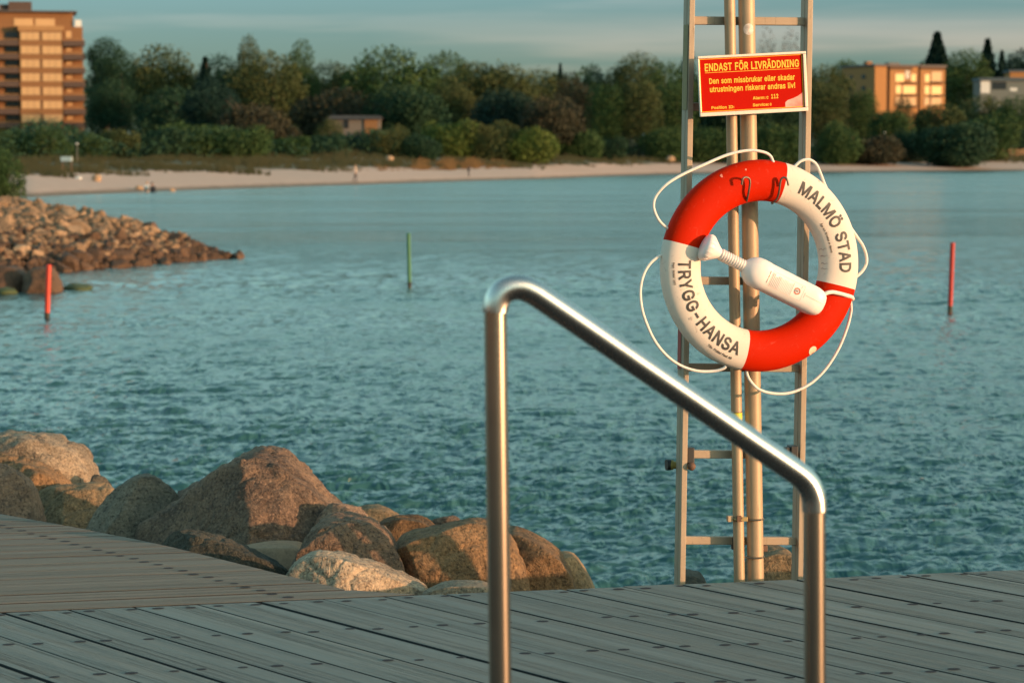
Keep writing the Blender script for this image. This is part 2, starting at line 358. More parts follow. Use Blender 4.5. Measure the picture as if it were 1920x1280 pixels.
# (label, px, top py, width px, Y, foliage, shape)
TREES = [
 ('tall dark green tree rising directly right of the apartment tower', 203, 72, 82, 470, 'dark', 'round'),
 ('dark broad tree filling in low beside the tower tree', 232, 96, 90, 430, 'dark', 'round'),
 ('large olive round tree with a warm lit right side, second skyline crown from the tower', 308, 88, 118, 400, 'olive', 'round'),
 ('narrow blackish conifer with a blunt tip between two olive trees', 388, 112, 48, 385, 'fir', 'fir'),
 ('dark green round tree right of the blackish conifer', 415, 104, 75, 440, 'dark', 'round'),
 ('tall light green tree with a pointed top, tallest of the left skyline', 470, 76, 70, 400, 'olive', 'tall'),
 ('wide pale green tree leaning right of the pointed tree', 508, 100, 110, 390, 'olive', 'round'),
 ('dark upright tree with a bushy head above the brown thicket', 566, 82, 72, 430, 'green', 'tall'),
 ('lower yellow green tree in the skyline dip', 622, 116, 82, 440, 'olive', 'round'),
 ('huge dark dome shaped tree in the middle of the left skyline', 728, 90, 150, 430, 'green', 'round'),
 ('dark tree with a flat spreading head behind the dome tree', 835, 98, 92, 500, 'green', 'round'),
 ('olive tree right of the flat headed tree', 893, 118, 90, 450, 'olive', 'round'),
 ('broad olive tree with yellowish top at the middle of the skyline', 950, 122, 112, 450, 'olive', 'round'),
 ('olive tree with ragged top next to the tall thin spire', 1015, 132, 90, 470, 'olive', 'round'),
 ('thin dark spire of a conifer sticking out of the skyline', 1050, 122, 26, 500, 'fir', 'fir'),
 ('dark brown narrow tree reaching up to the skyline in the middle', 1072, 142, 80, 420, 'brown', 'tall'),
 ('narrow dark green tree right of the brown one', 1114, 126, 60, 470, 'dark', 'tall'),
 ('low dull green tree before the last rounded tree left of the ladder', 1150, 132, 75, 470, 'olive', 'tall'),
 ('rounded tree with a brownish crown just left of the ladder', 1198, 100, 88, 470, 'olive', 'round'),
 ('green tree partly hidden by the left rail of the ladder', 1248, 118, 90, 450, 'green', 'round'),
 ('small blackish tree seen against the left rail of the ladder', 1284, 96, 42, 520, 'fir', 'tall'),
 ('green tree standing behind the red warning sign', 1345, 128, 100, 480, 'green', 'round'),
 ('bare budding tree showing through the ladder above the sign, left one', 1436, 60, 54, 540, 'grey', 'tall'),
 ('bare budding tree showing through the ladder above the sign, right one', 1480, 58, 56, 540, 'grey', 'tall'),
 ('green tree behind the right edge of the warning sign', 1430, 120, 100, 480, 'dark', 'round'),
 ('dark tree seen directly right of the ladder', 1545, 124, 80, 500, 'olive', 'round'),
 ('small dark tree touching the left wall of the brick building', 1583, 113, 62, 640, 'green', 'round'),
 ('dark pointed spruce rising behind the roof of the brick building', 1752, 66, 70, 640, 'fir', 'fir'),
 ('full green tree between the spruce and the thin fir', 1806, 94, 98, 620, 'green', 'round'),
 ('thin fir with a sparse top left of the white house', 1846, 78, 56, 660, 'fir', 'fir'),
 ('very small thin fir next to the darkest round tree', 1873, 98, 36, 680, 'fir', 'fir'),
 ('darkest round tree in the upper right, behind the white house', 1915, 92, 78, 660, 'fir', 'round'),
 # second row, below the skyline
 ('deep green tree low at the foot of the tower', 214, 150, 100, 380, 'dark', 'round'),
 ('shadowy tree low under the warm lit olive tree', 330, 165, 120, 370, 'dark', 'round'),
 ('blackish green tree under the narrow conifer', 395, 150, 85, 350, 'fir', 'round'),
 ('reddish brown thicket left of the small house', 480, 176, 150, 340, 'brown', 'bush'),
 ('reddish brown tree above the small house', 645, 168, 135, 364, 'brown', 'round'),
 ('shaded green tree right of the small house', 755, 160, 130, 360, 'dark', 'round'),
 ('olive tree low between the dome tree and the dark cedar', 850, 150, 95, 390, 'olive', 'tall'),
 ('blackish spreading cedar above the bright hedge', 945, 168, 120, 380, 'fir', 'round'),
 ('dull brown tree under the narrow brown tree', 1035, 180, 110, 370, 'brown', 'round'),
 ('weeping tree low in the middle, left of the rounded brownish tree', 1140, 158, 90, 410, 'green', 'willow'),
 ('weeping tree with a long pale stem left of the ladder', 1200, 150, 90, 410, 'olive', 'willow'),
 ('weeping green tree seen between ladder and poles', 1262, 150, 90, 420, 'green', 'willow'),
 ('dark shaded tree behind the lower half of the sign', 1380, 160, 120, 430, 'dark', 'round'),
 ('dark tree between the ladder rails right of the poles', 1468, 150, 90, 440, 'dark', 'round'),
 ('olive weeping tree right of the ladder rail', 1548, 152, 85, 450, 'olive', 'willow'),
 ('thin leaved tree in front of the shaded side wall of the brick building', 1612, 168, 70, 500, 'green', 'willow'),
 ('dark slender tree in front of the sunlit brick wall', 1690, 176, 44, 500, 'dark', 'willow'),
 ('weeping green tree under the left windows of the brick building', 1668, 208, 90, 480, 'green', 'willow'),
 ('olive tree under the right windows of the brick building', 1760, 196, 110, 520, 'olive', 'round'),
 ('wide olive tree below the white house', 1840, 182, 130, 540, 'olive', 'round'),
 ('green tree at the right border below the white house', 1905, 180, 90, 530, 'green', 'round'),
]
for lab, px, top, w, Y, k, sh in TREES:
    tree('fir_tree' if sh == 'fir' else 'willow_tree' if sh == 'willow' else 'tree', lab, px, top, w * (1.32 if sh == 'round' and w > 60 and 250 < px < 1560 else 2.1 if sh == 'fir' and w < 90 else 1.0 if px < 250 else 1.1), Y, k, sh,
         'trees on the far shore', n=7000 if w < 60 else 13000, dens=.22 if k == 'grey' else 1.0, lift=.12 if 'above the small house' in lab else None)
SHRUBS = [
 ('dark green shrub at the left border under the tower', 15, 232, 70, 250, 'green'),
 ('tall green shrub in front of the foot of the tower', 88, 228, 85, 250, 'green'),
 ('shrub with a brownish foot right of the foot of the tower', 170, 245, 80, 262, 'green'),
 ('loose green shrub between tower and the big dark hedge', 222, 238, 90, 270, 'olive'),
 ('dark green shrub hanging over the dune grass on the left', 300, 236, 100, 275, 'dark'),
 ('big rounded shrub with two raised tips on the left', 370, 222, 130, 285, 'green'),
 ('big rounded green shrub sloping down to the right', 450, 232, 130, 285, 'green'),
 ('small green shrub at the end of the sloping one', 545, 250, 80, 300, 'green'),
 ('low dark shrub under the small house', 612, 246, 96, 310, 'dark'),
 ('blue black shrub in front of the small house', 672, 247, 90, 325, 'fir'),
 ('loose olive bush covering the left end of the small house', 618, 212, 58, 340, 'olive'),
 ('dull shrub right of the small house', 735, 234, 84, 320, 'olive'),
 ('dark shrub at the left foot of the bright hedge', 785, 246, 95, 320, 'dark'),
 ('bright yellow green shrub, left part of the brightest hedge', 850, 218, 110, 335, 'lime'),
 ('bright yellow green shrub, middle of the brightest hedge', 920, 222, 110, 335, 'olive'),
 ('yellowest shrub with a sharp sunlit right side', 1000, 226, 105, 335, 'lime'),
 ('low green shrub right of the yellowest shrub', 1085, 236, 100, 370, 'green'),
 ('small dark green shrub left of the ladder foot of the sign', 1140, 255, 70, 380, 'dark'),
 ('round green shrub behind the left ladder rail', 1245, 226, 90, 400, 'green'),
 ('green shrub seen between the left rail and the poles', 1330, 224, 100, 405, 'green'),
 ('green shrub seen between the poles and the right rail', 1450, 220, 110, 405, 'green'),
 ('green shrub right of the ladder under the weeping tree', 1570, 222, 100, 420, 'green'),
 ('flat purple brown thicket above the beach on the right', 1628, 250, 130, 425, 'brown'),
 ('dark shrub under the brick building', 1700, 235, 80, 440, 'dark'),
 ('biggest dark round shrub on the right', 1792, 216, 150, 430, 'dark'),
 ('green shrub crest behind the biggest dark round shrub', 1850, 200, 120, 460, 'green'),
 ('dark shrub behind the yellow fence', 1910, 232, 90, 500, 'dark'),
]
for lab, px, top, w, Y, k in SHRUBS:
    tree('shrub', lab, px, top, w * 1.12, Y, k, 'bush', 'shrubs above the beach', n=11000, cat='shrub')
# far-off wood behind, one mass
r = np.random.default_rng(5); n = 90000
px = r.uniform(-500, 2500, n); Y = r.uniform(720, 900, n)
topy = np.interp(px, [-500, 160, 300, 600, 900, 1100, 1300, 1600, 1800, 2500], [130, 145, 150, 150, 150, 155, 150, 160, 135, 130])
zt = (285 - topy) / F * 800 + 3.3
P = np.stack([(px - 960) / F * Y, Y, 3 + (zt - 3) * np.sqrt(r.random(n)) * (1 + .08 * np.sin(px * .03) + .05 * np.sin(px * .11))], 1)
V, Fq = cards(P, .6, r)
tag(numesh('woodland', V, Fq, FOL['dark']), 'far off dark wood behind the shore trees', 'woodland', kind='stuff')
# low thickets closing the foot of the wood
n = 70000; t_ = r.uniform(-.3, .32, n); s_ = r.uniform(62, 150, n); Y = shore(t_) + s_
P = np.stack([t_ * Y, Y, 2.4 + (r.random(n) ** .8) * (3.0 + 1.2 * np.sin(t_ * 90))], 1)
V, Fq = cards(P, .2, r)
tag(numesh('undergrowth', V, Fq, FOL['dark']), 'dark undergrowth at the foot of the shore trees', 'undergrowth', kind='stuff')
# dune grass
def tufts(name, label, cond, n, hgt, kind, seed_):
    r = np.random.default_rng(seed_); V = []
    while len(V) < n * 3:
        t_ = r.uniform(-.24, .25); s = r.uniform(14, 75); Y = float(shore(t_)) + s; x = t_ * Y; y_ = Y
        z = ground_z(x, Y)
        if not cond(x, Y, z, t_): continue
        for k in range(7):
            a = r.random() * 6.283; q = r.random() * .35; h = hgt * (.5 + .8 * r.random()) * (reed_f(t_) if name == 'reed' else .35 + 1.5 * max(0, .5 + noise.noise(Vector((x * .16, y_ * .05, 4)))))
            bx, by = x + math.cos(a) * q, Y + math.sin(a) * q
            V += [(bx - .05, by, z - .05), (bx + .05, by, z - .05), (bx + r.normal() * .18, by + r.normal() * .1, z + h)]
    return tag(numesh(name, V, np.arange(len(V)).reshape(-1, 3), FOL[kind]), label, 'grass', kind='stuff')
tufts('dune_grass', 'dull green dune grass along the top of the beach', lambda x, y, z, t: z + noise.noise(Vector((x * .08, y * .08, 3))) * .8 > 1.4, 42000, .55, 'dune', 11)
def reed_f(t): return max(a * math.exp(-((t - c) / w) ** 2) for a, c, w in ((.8, -.0372, .0042), (.9, -.0262, .0044), (.8, -.0165, .0060), (.45, -.0065, .006), (.35, -.052, .007)))
tufts('reed', 'orange brown dry reed patch on the dune', lambda x, y, z, t: 24 < y - shore(t) < 46 and reed_f(t) > random.random() * 1.3, 2600, 1.05, 'reed', 12)

# ------------------------------------------------------------------ buildings
BRICK = plain('brown_brick', (.22, .105, .042), .9, 0, .25, 1.5); PALEBR = plain('ochre_render', (.34, .19, .08), .9, 0, .2, 1)
DKBAND = plain('dark_brown_parapet', (.075, .048, .038), .8, 0, .2, 1); SPAN = plain('ochre_spandrel', (.22, .105, .040), .85, 0, .2, 1)
CREAM = plain('cream_blind', (.50, .32, .155), .6, 0, .12, .9); DKGL = plain('dark_glass', (.02, .025, .03), .15, 0, .2, 1)
GOLD = plain('gold_sun_glint', (.72, .44, .15), .5, 0, .08, .9); ROOFM = plain('grey_roofing', (.10, .09, .09), .8); WHITE = plain('white_render', (.62, .64, .62), .8)  # gold pane colour holds the sun's reflection in the glass
BLUER = plain('blue_grey_roof', (.05, .08, .10), .7); FRAME = plain('brown_frame', (.16, .09, .05), .6)
Y0 = 494.; kx = Y0 / F
root = empty('apartment_tower', (pt(80, 285, Y0).x, Y0, 3.0), R(11))
tag(root, 'tall brown apartment tower with balconies and cream window columns at the left border', 'building')
def X(px): return (px - 80) * kx
def Z(py): return pt(80, py, Y0).z - 3.0
def bxp(mb, x0, x1, y0, y1, d0, d1, mi=0): mb.box(((X(x0) + X(x1)) / 2, (d0 + d1) / 2, (Z(y0) + Z(y1)) / 2), (X(x1) - X(x0), d1 - d0, Z(y0) - Z(y1)), None, mi)
mb = MB(); bxp(mb, -120, 157, 49, 300, 2.2, 16); mb.build('wall', BRICK, root)
mb = MB(); bxp(mb, 40.5, 120, 58, 300, -.1, 2.19); mb.build('window_bay', SPAN, root)
mb = MB(); bxp(mb, -90, 140, 22, 48.9, 3, 14); mb.build('penthouse', BRICK, root)
mb = MB(); bxp(mb, -100, 147, 19.5, 21.9, 1.5, 15); mb.build('roof', ROOFM, root)
mb = MB(); bxp(mb, 21, 64, 1, 19.4, 5, 11); bxp(mb, 4, 20.8, 6, 19.4, 6, 10); mb.build('machine_room', DKBAND, root)
mb = MB(); bxp(mb, 143, 155, 36, 48.8, 2.5, 4.5); mb.build('roof_terrace_screen', WHITE, root)
mb = MB(); bxp(mb, 38, 122, 49, 57.9, -.2, 2.1); mb.build('terrace_parapet', PALEBR, root)
for x0, x1 in ((31, 66), (70, 106)):
    mb = MB(); bxp(mb, x0, x1, 34, 47.5, 2.9, 3.05); mb.build('window', CREAM, root)
def framed(x0, x1, y0, y1, d, mat, n=2):
    fr = MB()
    for a, b, c_, e in ((x0 - .8, x0, y0 - .8, y1 + .8), (x1, x1 + .8, y0 - .8, y1 + .8), (x0, x1, y0 - .8, y0), (x0, x1, y1, y1 + .8)): bxp(fr, a, b, c_, e, d - .12, d + .05)
    for k in range(1, n): xm = x0 + (x1 - x0) * k / n; bxp(fr, xm - .22, xm + .22, y0, y1, d - .10, d + .02)
    f = fr.build('window', FRAME, root)
    p = MB(); bxp(p, x0, x1, y0, y1, d - .05, d + .01); p.build('pane', mat, f)
for k in range(9):
    y = 61.2 + 25.65 * k
    for j, (x0, x1) in enumerate(((43, 77.5), (82.5, 118))): framed(x0, x1, y, y + 14.5, -.12, CREAM, 3)
    for side, (x0, x1) in enumerate(((120.5, 160.5), (-110, 38.5))):
        mb = MB(); bxp(mb, x0, x1, y + 14.8, y + 24.5, -.3 + .2 * side, -.1 + .2 * side); bxp(mb, x0, x1, y + 24.6, y + 25.3, -.3, 2.19)
        if side == 0: bxp(mb, x1 - 1.2, x1, y + 14.8, y + 24.5, -.05, 2.19)
        b = mb.build('balcony', DKBAND, root)
        mb = MB(); bxp(mb, x0, x1, y + 12.6, y + 13.6, -.28 + .2 * side, -.2 + .2 * side); mb.build('railing', PALEBR, b)
    framed(15, 37, y - 1, y + 9, 2.18, DKGL); framed(126, 137, y - 4, y + 9, 2.18, CREAM, 1)

Y1 = 577.; kx1 = Y1 / F
root = empty('brick_building', (pt(1639, 285, Y1).x, Y1, 3.2), R(25))
tag(root, 'yellow brick apartment building with glowing gold windows behind the trees on the right', 'building')
def X1(px): return (px - 1639) / 143 * 20
def Z1(py): return pt(1639, py, Y1).z - 3.2
def bx1(mb, x0, x1, y0, y1, d0, d1, mi=0): mb.box(((x0 + x1) / 2, (d0 + d1) / 2, (Z1(y0) + Z1(y1)) / 2), (x1 - x0, d1 - d0, Z1(y0) - Z1(y1)), None, mi)
YBR = plain('yellow_brick', (.33, .155, .052), .9, 0, .2, 1.5)
mb = MB(); bx1(mb, 0, 20, 124, 300, .6, 14.4)
for a, b in ((0, 3.3), (4.2, 12.2), (12.9, 20)): bx1(mb, a, b, 126, 300, 0, .59)
mb.build('wall', YBR, root)
mb = MB(); bx1(mb, -.3, 20.4, 120.5, 123.9, -.3, 14.8); mb.build('roof', ROOFM, root)
mb = MB(); bx1(mb, 1, 2.5, 114, 120.4, 5, 6.5); mb.build('chimney', BRICK, root)
mb = MB(); bx1(mb, 8, 11, 115, 120.4, 6, 8); mb.build('chimney', ROOFM, root)
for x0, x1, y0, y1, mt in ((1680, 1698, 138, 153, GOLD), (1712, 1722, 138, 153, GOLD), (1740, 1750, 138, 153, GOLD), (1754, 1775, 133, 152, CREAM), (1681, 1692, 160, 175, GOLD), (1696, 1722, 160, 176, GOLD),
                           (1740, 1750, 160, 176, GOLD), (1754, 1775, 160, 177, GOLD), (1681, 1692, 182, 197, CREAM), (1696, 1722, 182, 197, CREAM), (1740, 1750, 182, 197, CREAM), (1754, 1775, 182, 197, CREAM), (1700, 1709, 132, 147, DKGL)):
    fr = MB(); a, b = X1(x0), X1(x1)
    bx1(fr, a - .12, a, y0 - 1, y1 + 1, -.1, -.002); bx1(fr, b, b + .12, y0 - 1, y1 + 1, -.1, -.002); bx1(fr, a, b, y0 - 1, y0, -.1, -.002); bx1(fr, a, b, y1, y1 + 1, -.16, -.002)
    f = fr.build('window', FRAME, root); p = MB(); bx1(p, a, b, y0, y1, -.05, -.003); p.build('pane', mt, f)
for k in range(3):
    for d in (4, 9.5):
        fr = MB(); bx1(fr, -.06, -.002, 139 + 22 * k, 147 + 22 * k, d, d + 1.8); fr.build('window', DKGL, root)
BRN = plain('brown_and_recess_shade', (.10, .052, .025), .9)
for a, b in ((3.31, 4.19), (12.21, 12.89)): mb = MB(); bx1(mb, a, b, 126, 300, .5, .598); mb.build('recess_shade_strip', BRN, root)  # shade of the recesses put into a darker brown
mb = MB(); bx1(mb, 4.2, 10.6, 124.2, 131, -.06, -.003); mb.build('fascia', BRN, root); mb = MB(); bx1(mb, 12.9, 19.9, 124.2, 130, -.06, -.003); mb.build('fascia', BRN, root)
for a, b, y in ((7.9, 11.8, 155), (15.9, 19.3, 154), (7.9, 11.8, 178), (15.9, 19.3, 178.5), (7.9, 11.8, 200)):
    mb = MB(); bx1(mb, a, b, y, y + 1, -1.1, -.003); bx1(mb, a, b, y - 2.5, y - .02, -1.1, -1.02); mb.build('balcony', BRN, root)
# low wing left of it
root = empty('low_building', (pt(1578, 285, 600).x, 600, 3.2)); tag(root, 'low building with dark blue roof left of the brick building', 'building')
mb = MB(); mb.box((0, 4, 8.2), (5, 8, 16.4)); mb.build('wall', YBR, root)
mb = MB(); mb.box((-.3, 4, 17.1), (6.6, 9, 1.3)); mb.build('roof', BLUER, root)
mb = MB(); mb.box((-1.2, -.05, 14.2), (1.2, .1, 1.3)); mb.build('window', DKGL, root)
# white house far right
root = empty('white_house', (pt(1880, 285, 600).x, 600, 3.2)); tag(root, 'white house with blue grey roofs and a brick upper storey at the right border', 'building')
Zh = lambda py: pt(1880, py, 600).z - 3.2
Xh = lambda px: (px - 1880) * 600 / F
def bh(name, x0, x1, y0, y1, d0, d1, mt):
    mb = MB(); mb.box(((Xh(x0) + Xh(x1)) / 2, (d0 + d1) / 2, (Zh(y0) + Zh(y1)) / 2), (Xh(x1) - Xh(x0), d1 - d0, Zh(y0) - Zh(y1))); return mb.build(name, mt, root)
bh('wall', 1836, 1950, 152, 300, 0, 9, plain('grey_boarding', (.13, .15, .14), .8)); bh('gable_panel', 1837, 1854, 152, 175, -.15, -.003, WHITE); bh('roof', 1834, 1952, 146, 151.8, -.5, 9.5, BLUER); bh('wall', 1893, 1950, 135, 145.8, 1, 8, YBR); bh('roof', 1890, 1952, 131, 134.8, .6, 8.4, BLUER)
bh('window', 1858, 1885, 154, 168, -.06, -.003, DKGL); bh('window', 1892, 1905, 165, 171, -.06, -.003, WHITE)
# small house in the trees
root = empty('small_house', (pt(665, 285, 352).x, 352, 2.6)); tag(root, 'small pale house with a sunlit end wall half hidden in the thicket', 'building')
Zs = lambda py: pt(665, py, 352).z - 2.6
mb = MB(); mb.box((0, 3, Zs(224) / 2), (7.4, 6, Zs(224))); mb.build('wall', plain('grey_render', (.14, .125, .11), .9), root)
mb = MB(); mb.box((2.4, -.1, Zs(224) / 2), (1.9, .19, Zs(226))); mb.build('end_wall', plain('ochre_end_wall', (.22, .11, .045), .9), root)
mb = MB(); z0 = Zs(223.8); mb.add([(-4.1, -.6, z0), (4.1, -.6, z0), (4.1, 6.6, z0), (-4.1, 6.6, z0), (-3.6, 3, z0 + .6), (3.6, 3, z0 + .6)], [(0, 1, 5, 4), (1, 2, 5), (2, 3, 4, 5), (3, 0, 4), (3, 2, 1, 0)]); mb.build('roof', plain('brown_tiles', (.055, .038, .028), .9), root)
mb = MB(); mb.box((-1.2, -.04, Zs(233)), (.7, .07, 1.2)); mb.build('window', DKGL, root)

# ------------------------------------------------------------------ small things on the beach
def at_ground(px, Y): x = (px - 960) / F * Y; return Vector((x, Y, ground_z(x, Y)))
p = at_ground(127, 214); root = empty('notice_board', p, R(-15)); tag(root, 'pale blue notice board on two legs standing on the grass behind the beach', 'sign')
mb = MB(); mb.box((0, 0, 1.25), (1.1, .12, .42), None, 0, .02); mb.build('board', plain('pale_board', (.45, .55, .55), .6), root)
for s in (-1, 1): mb = MB(); mb.box((s * .42, .09, .52), (.08, .05, 1.1)); mb.build('leg', FRAME, root)
def blob(name, label, p, d, mat, cat, group=None, sd=1, sub=3):
    bm = bmesh.new(); bmesh.ops.create_icosphere(bm, subdivisions=sub, radius=1)
    for v in bm.verts:
        k = 1 + .25 * noise.noise(v.co * 1.3 + Vector((sd * 7, 0, 0))) + .08 * noise.noise(v.co * 4 + Vector((sd, 0, 0)))
        v.co = Vector((v.co.x * d[0], v.co.y * d[1], v.co.z * d[2])) * k
    me = bpy.data.meshes.new(name); bm.to_mesh(me); bm.free(); me.materials.append(mat)
    me.polygons.foreach_set('use_smooth', [True] * len(me.polygons))
    o = bpy.data.objects.new(name, me); COL.objects.link(o); o.location = p
    if cat: tag(o, label, cat, group)
    return o
TAN = plain('tan_boulder', (.34, .23, .14), .9, 0, .3, 2)
blob('boulder', 'tan boulder on the border of beach and grass', at_ground(183, 206) + Vector((0, 0, .2)), (.42, .4, .42), TAN, 'rock', None, 2)
blob('boulder', 'low tan boulder on the sand, left of the sitting person', at_ground(263, 202) + Vector((0, 0, .05)), (.42, .3, .25), TAN, 'rock', None, 3)
blob('boulder', 'small orange boulder on the sand, right of the sitting person', at_ground(324, 204) + Vector((0, 0, .1)), (.25, .25, .28), TAN, 'rock', None, 4)
blob('cloth_heap', 'white cloth heap lying on the grass below the notice board', at_ground(149, 206) + Vector((0, 0, .05)), (.32, .2, .14), WHITE, 'cloth', None, 5)
SKIN = plain('skin', (.45, .27, .19), .7); 
def person(label, p, h, pose, top, legs, hair, rz=0):
    J = dict(pel=(0, 0, .52), ch=(0, 0, .70), nk=(0, 0, .83), hd=(0, -.01, .92), top=(0, 0, .975))
    if pose == 'walk':
        J.update(kl=(.05, -.06, .28), fl=(.05, -.02, .03), tl=(.05, -.12, .015), kr=(-.05, .04, .28), fr=(-.05, .13, .05), tr=(-.05, .05, .015), el=(.13, .06, .62), hl=(.14, .02, .47), er=(-.13, -.05, .62), hr=(-.14, -.12, .49))
    elif pose == 'sit':
        J = {k: (v[0], v[1], v[2] - .46) for k, v in J.items()}
        J.update(kl=(.07, -.2, .24), fl=(.07, -.32, .03), tl=(.07, -.4, .02), kr=(-.07, -.2, .22), fr=(-.07, -.33, .03), tr=(-.07, -.41, .02), el=(.13, -.08, .20), hl=(.06, -.2, .22), er=(-.13, -.08, .20), hr=(-.06, -.2, .22))
    else:
        J.update(kl=(.05, -.02, .28), fl=(.05, .01, .03), tl=(.05, -.09, .015), kr=(-.05, 0, .28), fr=(-.05, .01, .03), tr=(-.05, -.09, .015), el=(.14, .02, .63), hl=(.10, -.08, .52), er=(-.14, .02, .63), hr=(-.10, -.08, .52))
    names = list(J); V = [Vector(J[k]) * h for k in names]; I = {k: i for i, k in enumerate(names)}
    c = J['ch']; pe = J['pel']
    for k, s in (('sl', .105), ('sr', -.105)): I[k] = len(V); V.append(Vector((s, c[1], c[2] + .10)) * h)
    for k, s in (('pl', .05), ('pr', -.05)): I[k] = len(V); V.append(Vector((s, pe[1] - .01, pe[2] - .03)) * h)
    E_ = [('pel', 'ch'), ('ch', 'nk'), ('nk', 'hd'), ('hd', 'top'), ('ch', 'sl'), ('sl', 'el'), ('el', 'hl'), ('ch', 'sr'), ('sr', 'er'), ('er', 'hr'), ('pel', 'pl'), ('pl', 'kl'), ('kl', 'fl'), ('fl', 'tl'), ('pel', 'pr'), ('pr', 'kr'), ('kr', 'fr'), ('fr', 'tr')]
    RAD = dict(pel=.085, ch=.09, nk=.035, hd=.058, top=.045, sl=.045, sr=.045, el=.028, er=.028, hl=.02, hr=.02, pl=.06, pr=.06, kl=.038, kr=.038, fl=.026, fr=.026, tl=.022, tr=.022)
    me = bpy.data.meshes.new('person'); me.from_pydata(V, [(I[a], I[b]) for a, b in E_], [])
    o = bpy.data.objects.new('person_tmp', me); COL.objects.link(o)
    o.modifiers.new('s', 'SKIN'); sk = me.skin_vertices[0].data
    for k, i in I.items(): sk[i].radius = (RAD[k] * h, RAD[k] * h * .85)
    sk[I['pel']].use_root = True
    o.modifiers.new('u', 'SUBSURF').levels = 1
    dg = bpy.context.evaluated_depsgraph_get(); m2 = bpy.data.meshes.new_from_object(o.evaluated_get(dg)); bpy.data.objects.remove(o)
    m2.materials.clear()
    for mt in (SKIN, top, legs): m2.materials.append(mt)
    hp = J['pel'][2] * h
    for f in m2.polygons:
        z = f.center.z; side = abs(f.center.x)
        f.use_smooth = True
        if z > (J['nk'][2] - .005) * h: f.material_index = 0
        elif pose != 'sit': f.material_index = 1 if z > hp - .01 * h and not (side > .11 * h and z < .53 * h) else (0 if side > .105 * h else 2)
        else: f.material_index = 1 if f.center.y > -.1 * h and z > hp else 2
    m2.name = 'person'; b = bpy.data.objects.new('person', m2); COL.objects.link(b); b.location = p; b.rotation_euler = (0, 0, rz); tag(b, label, 'person')
    hb = MB(); bm = bmesh.new(); bmesh.ops.create_icosphere(bm, subdivisions=2, radius=.062 * h)
    hd = Vector(J['hd']) * h
    hb.add([v.co + hd + Vector((0, .012 * h, .022 * h)) for v in bm.verts], [[v.index for v in f.verts] for f in bm.faces], 0, True); bm.free()
    hb.build('hair', hair, b)
PW = plain('pale_top', (.55, .42, .34), .8); PD = plain('dark_cloth', (.02, .022, .03), .8); PN = plain('dark_trousers', (.05, .04, .05), .8); HAIRB = plain('fair_hair', (.35, .22, .12), .8); HAIRD = plain('dark_hair', (.03, .02, .015), .8)
person('person with pale top and dark trousers walking on the beach near the waterline', at_ground(667, 247), 1.72, 'walk', PW, PN, HAIRB, R(80))
person('person dressed all in black standing farther along the beach', at_ground(879, 283), 1.3, 'walk', PD, PD, HAIRD, R(-60))
person('person in black sitting on the sand next to a person in white', at_ground(287, 200), 1.7, 'sit', PD, PD, HAIRD, R(20))
person('person in white sitting on the sand next to a person in black', at_ground(277, 200.5), 1.6, 'sit', WHITE, PW, HAIRB, R(-10))
# containers and fence above the right part of the beach
for label, px, w, h_, Y, mt in (('dark blue container above the beach seen through the ladder', 1484, 3.2, 2.0, 432, plain('dark_blue_steel', (.02, .035, .05), .6)),
                                ('dark green shed standing right of the ladder, left of the other', 1531, 1.4, 2.3, 428, plain('green_boards', (.07, .075, .05), .8)),
                                ('dark green shed standing right of the ladder, nearer the thicket', 1550, 1.5, 2.2, 428, plain('grey_green_boards', (.085, .08, .055), .8))):
    p = at_ground(px, Y); root = empty('beach_container' if 'container' in label else 'beach_shed', p, R(8)); tag(root, label, 'container' if 'container' in label else 'shed')
    mb = MB(); mb.box((0, 0, h_ / 2), (w, 1.6, h_), None, 0, .03); mb.build('body', mt, root)
    mb = MB(); mb.box((0, 0, h_ + .06), (w + .16, 1.76, .1)); mb.build('lid', ROOFM, root)
root = empty('wooden_fence', at_ground(1885, 492)); tag(root, 'low yellowish wooden fence above the beach at the right border', 'fence')
FY = plain('yellow_boards', (.42, .24, .12), .8)
for k in range(4): mb = MB(); mb.box((1.2, 0, .35 + .32 * k), (9.5, .05, .2)); mb.build('rail', FY, root)
for k in range(6): mb = MB(); mb.box((-3.4 + 1.84 * k, .07, .7), (.12, .08, 1.5)); mb.build('post', FY, root)
for label, px, Y, ztop in (('pale lamp post standing before the shrubs at the right border', 1894, 470, 242), ('lamp with a pale round head among the weeping trees', 1206, 400, 251), ('lamp post with pale head at the foot of the apartment tower', 147, 240, 267), ('short lamp post next to the purple thicket', 1656, 430, 247)):
    p = at_ground(px, Y); root = empty('street_lamp', p); tag(root, label, 'lamp post'); h_ = pt(px, ztop, Y).z - p.z
    mb = MB(); mb.tube([(0, 0, -.1), (0, 0, h_ * .5), (0, 0, h_ - .3)], [.06, .05, .04], 8); mb.build('pole', plain('lamp_grey', (.10, .10, .09), .6), root)
    blob('lamp_head', None, (0, 0, h_ - .15), (.13, .13, .1), WHITE, None, None, 3, 2).parent = root
blob('boulder', 'pale block lying on the dune in front of the middle shrubs', at_ground(731, 300) + Vector((0, 0, .45)), (.55, .5, .4), TAN, 'rock', None, 8)
blob('boulder', 'pale block lying on the dune left of the ladder', at_ground(1256, 395) + Vector((0, 0, .7)), (.75, .5, .5), TAN, 'rock', None, 9)

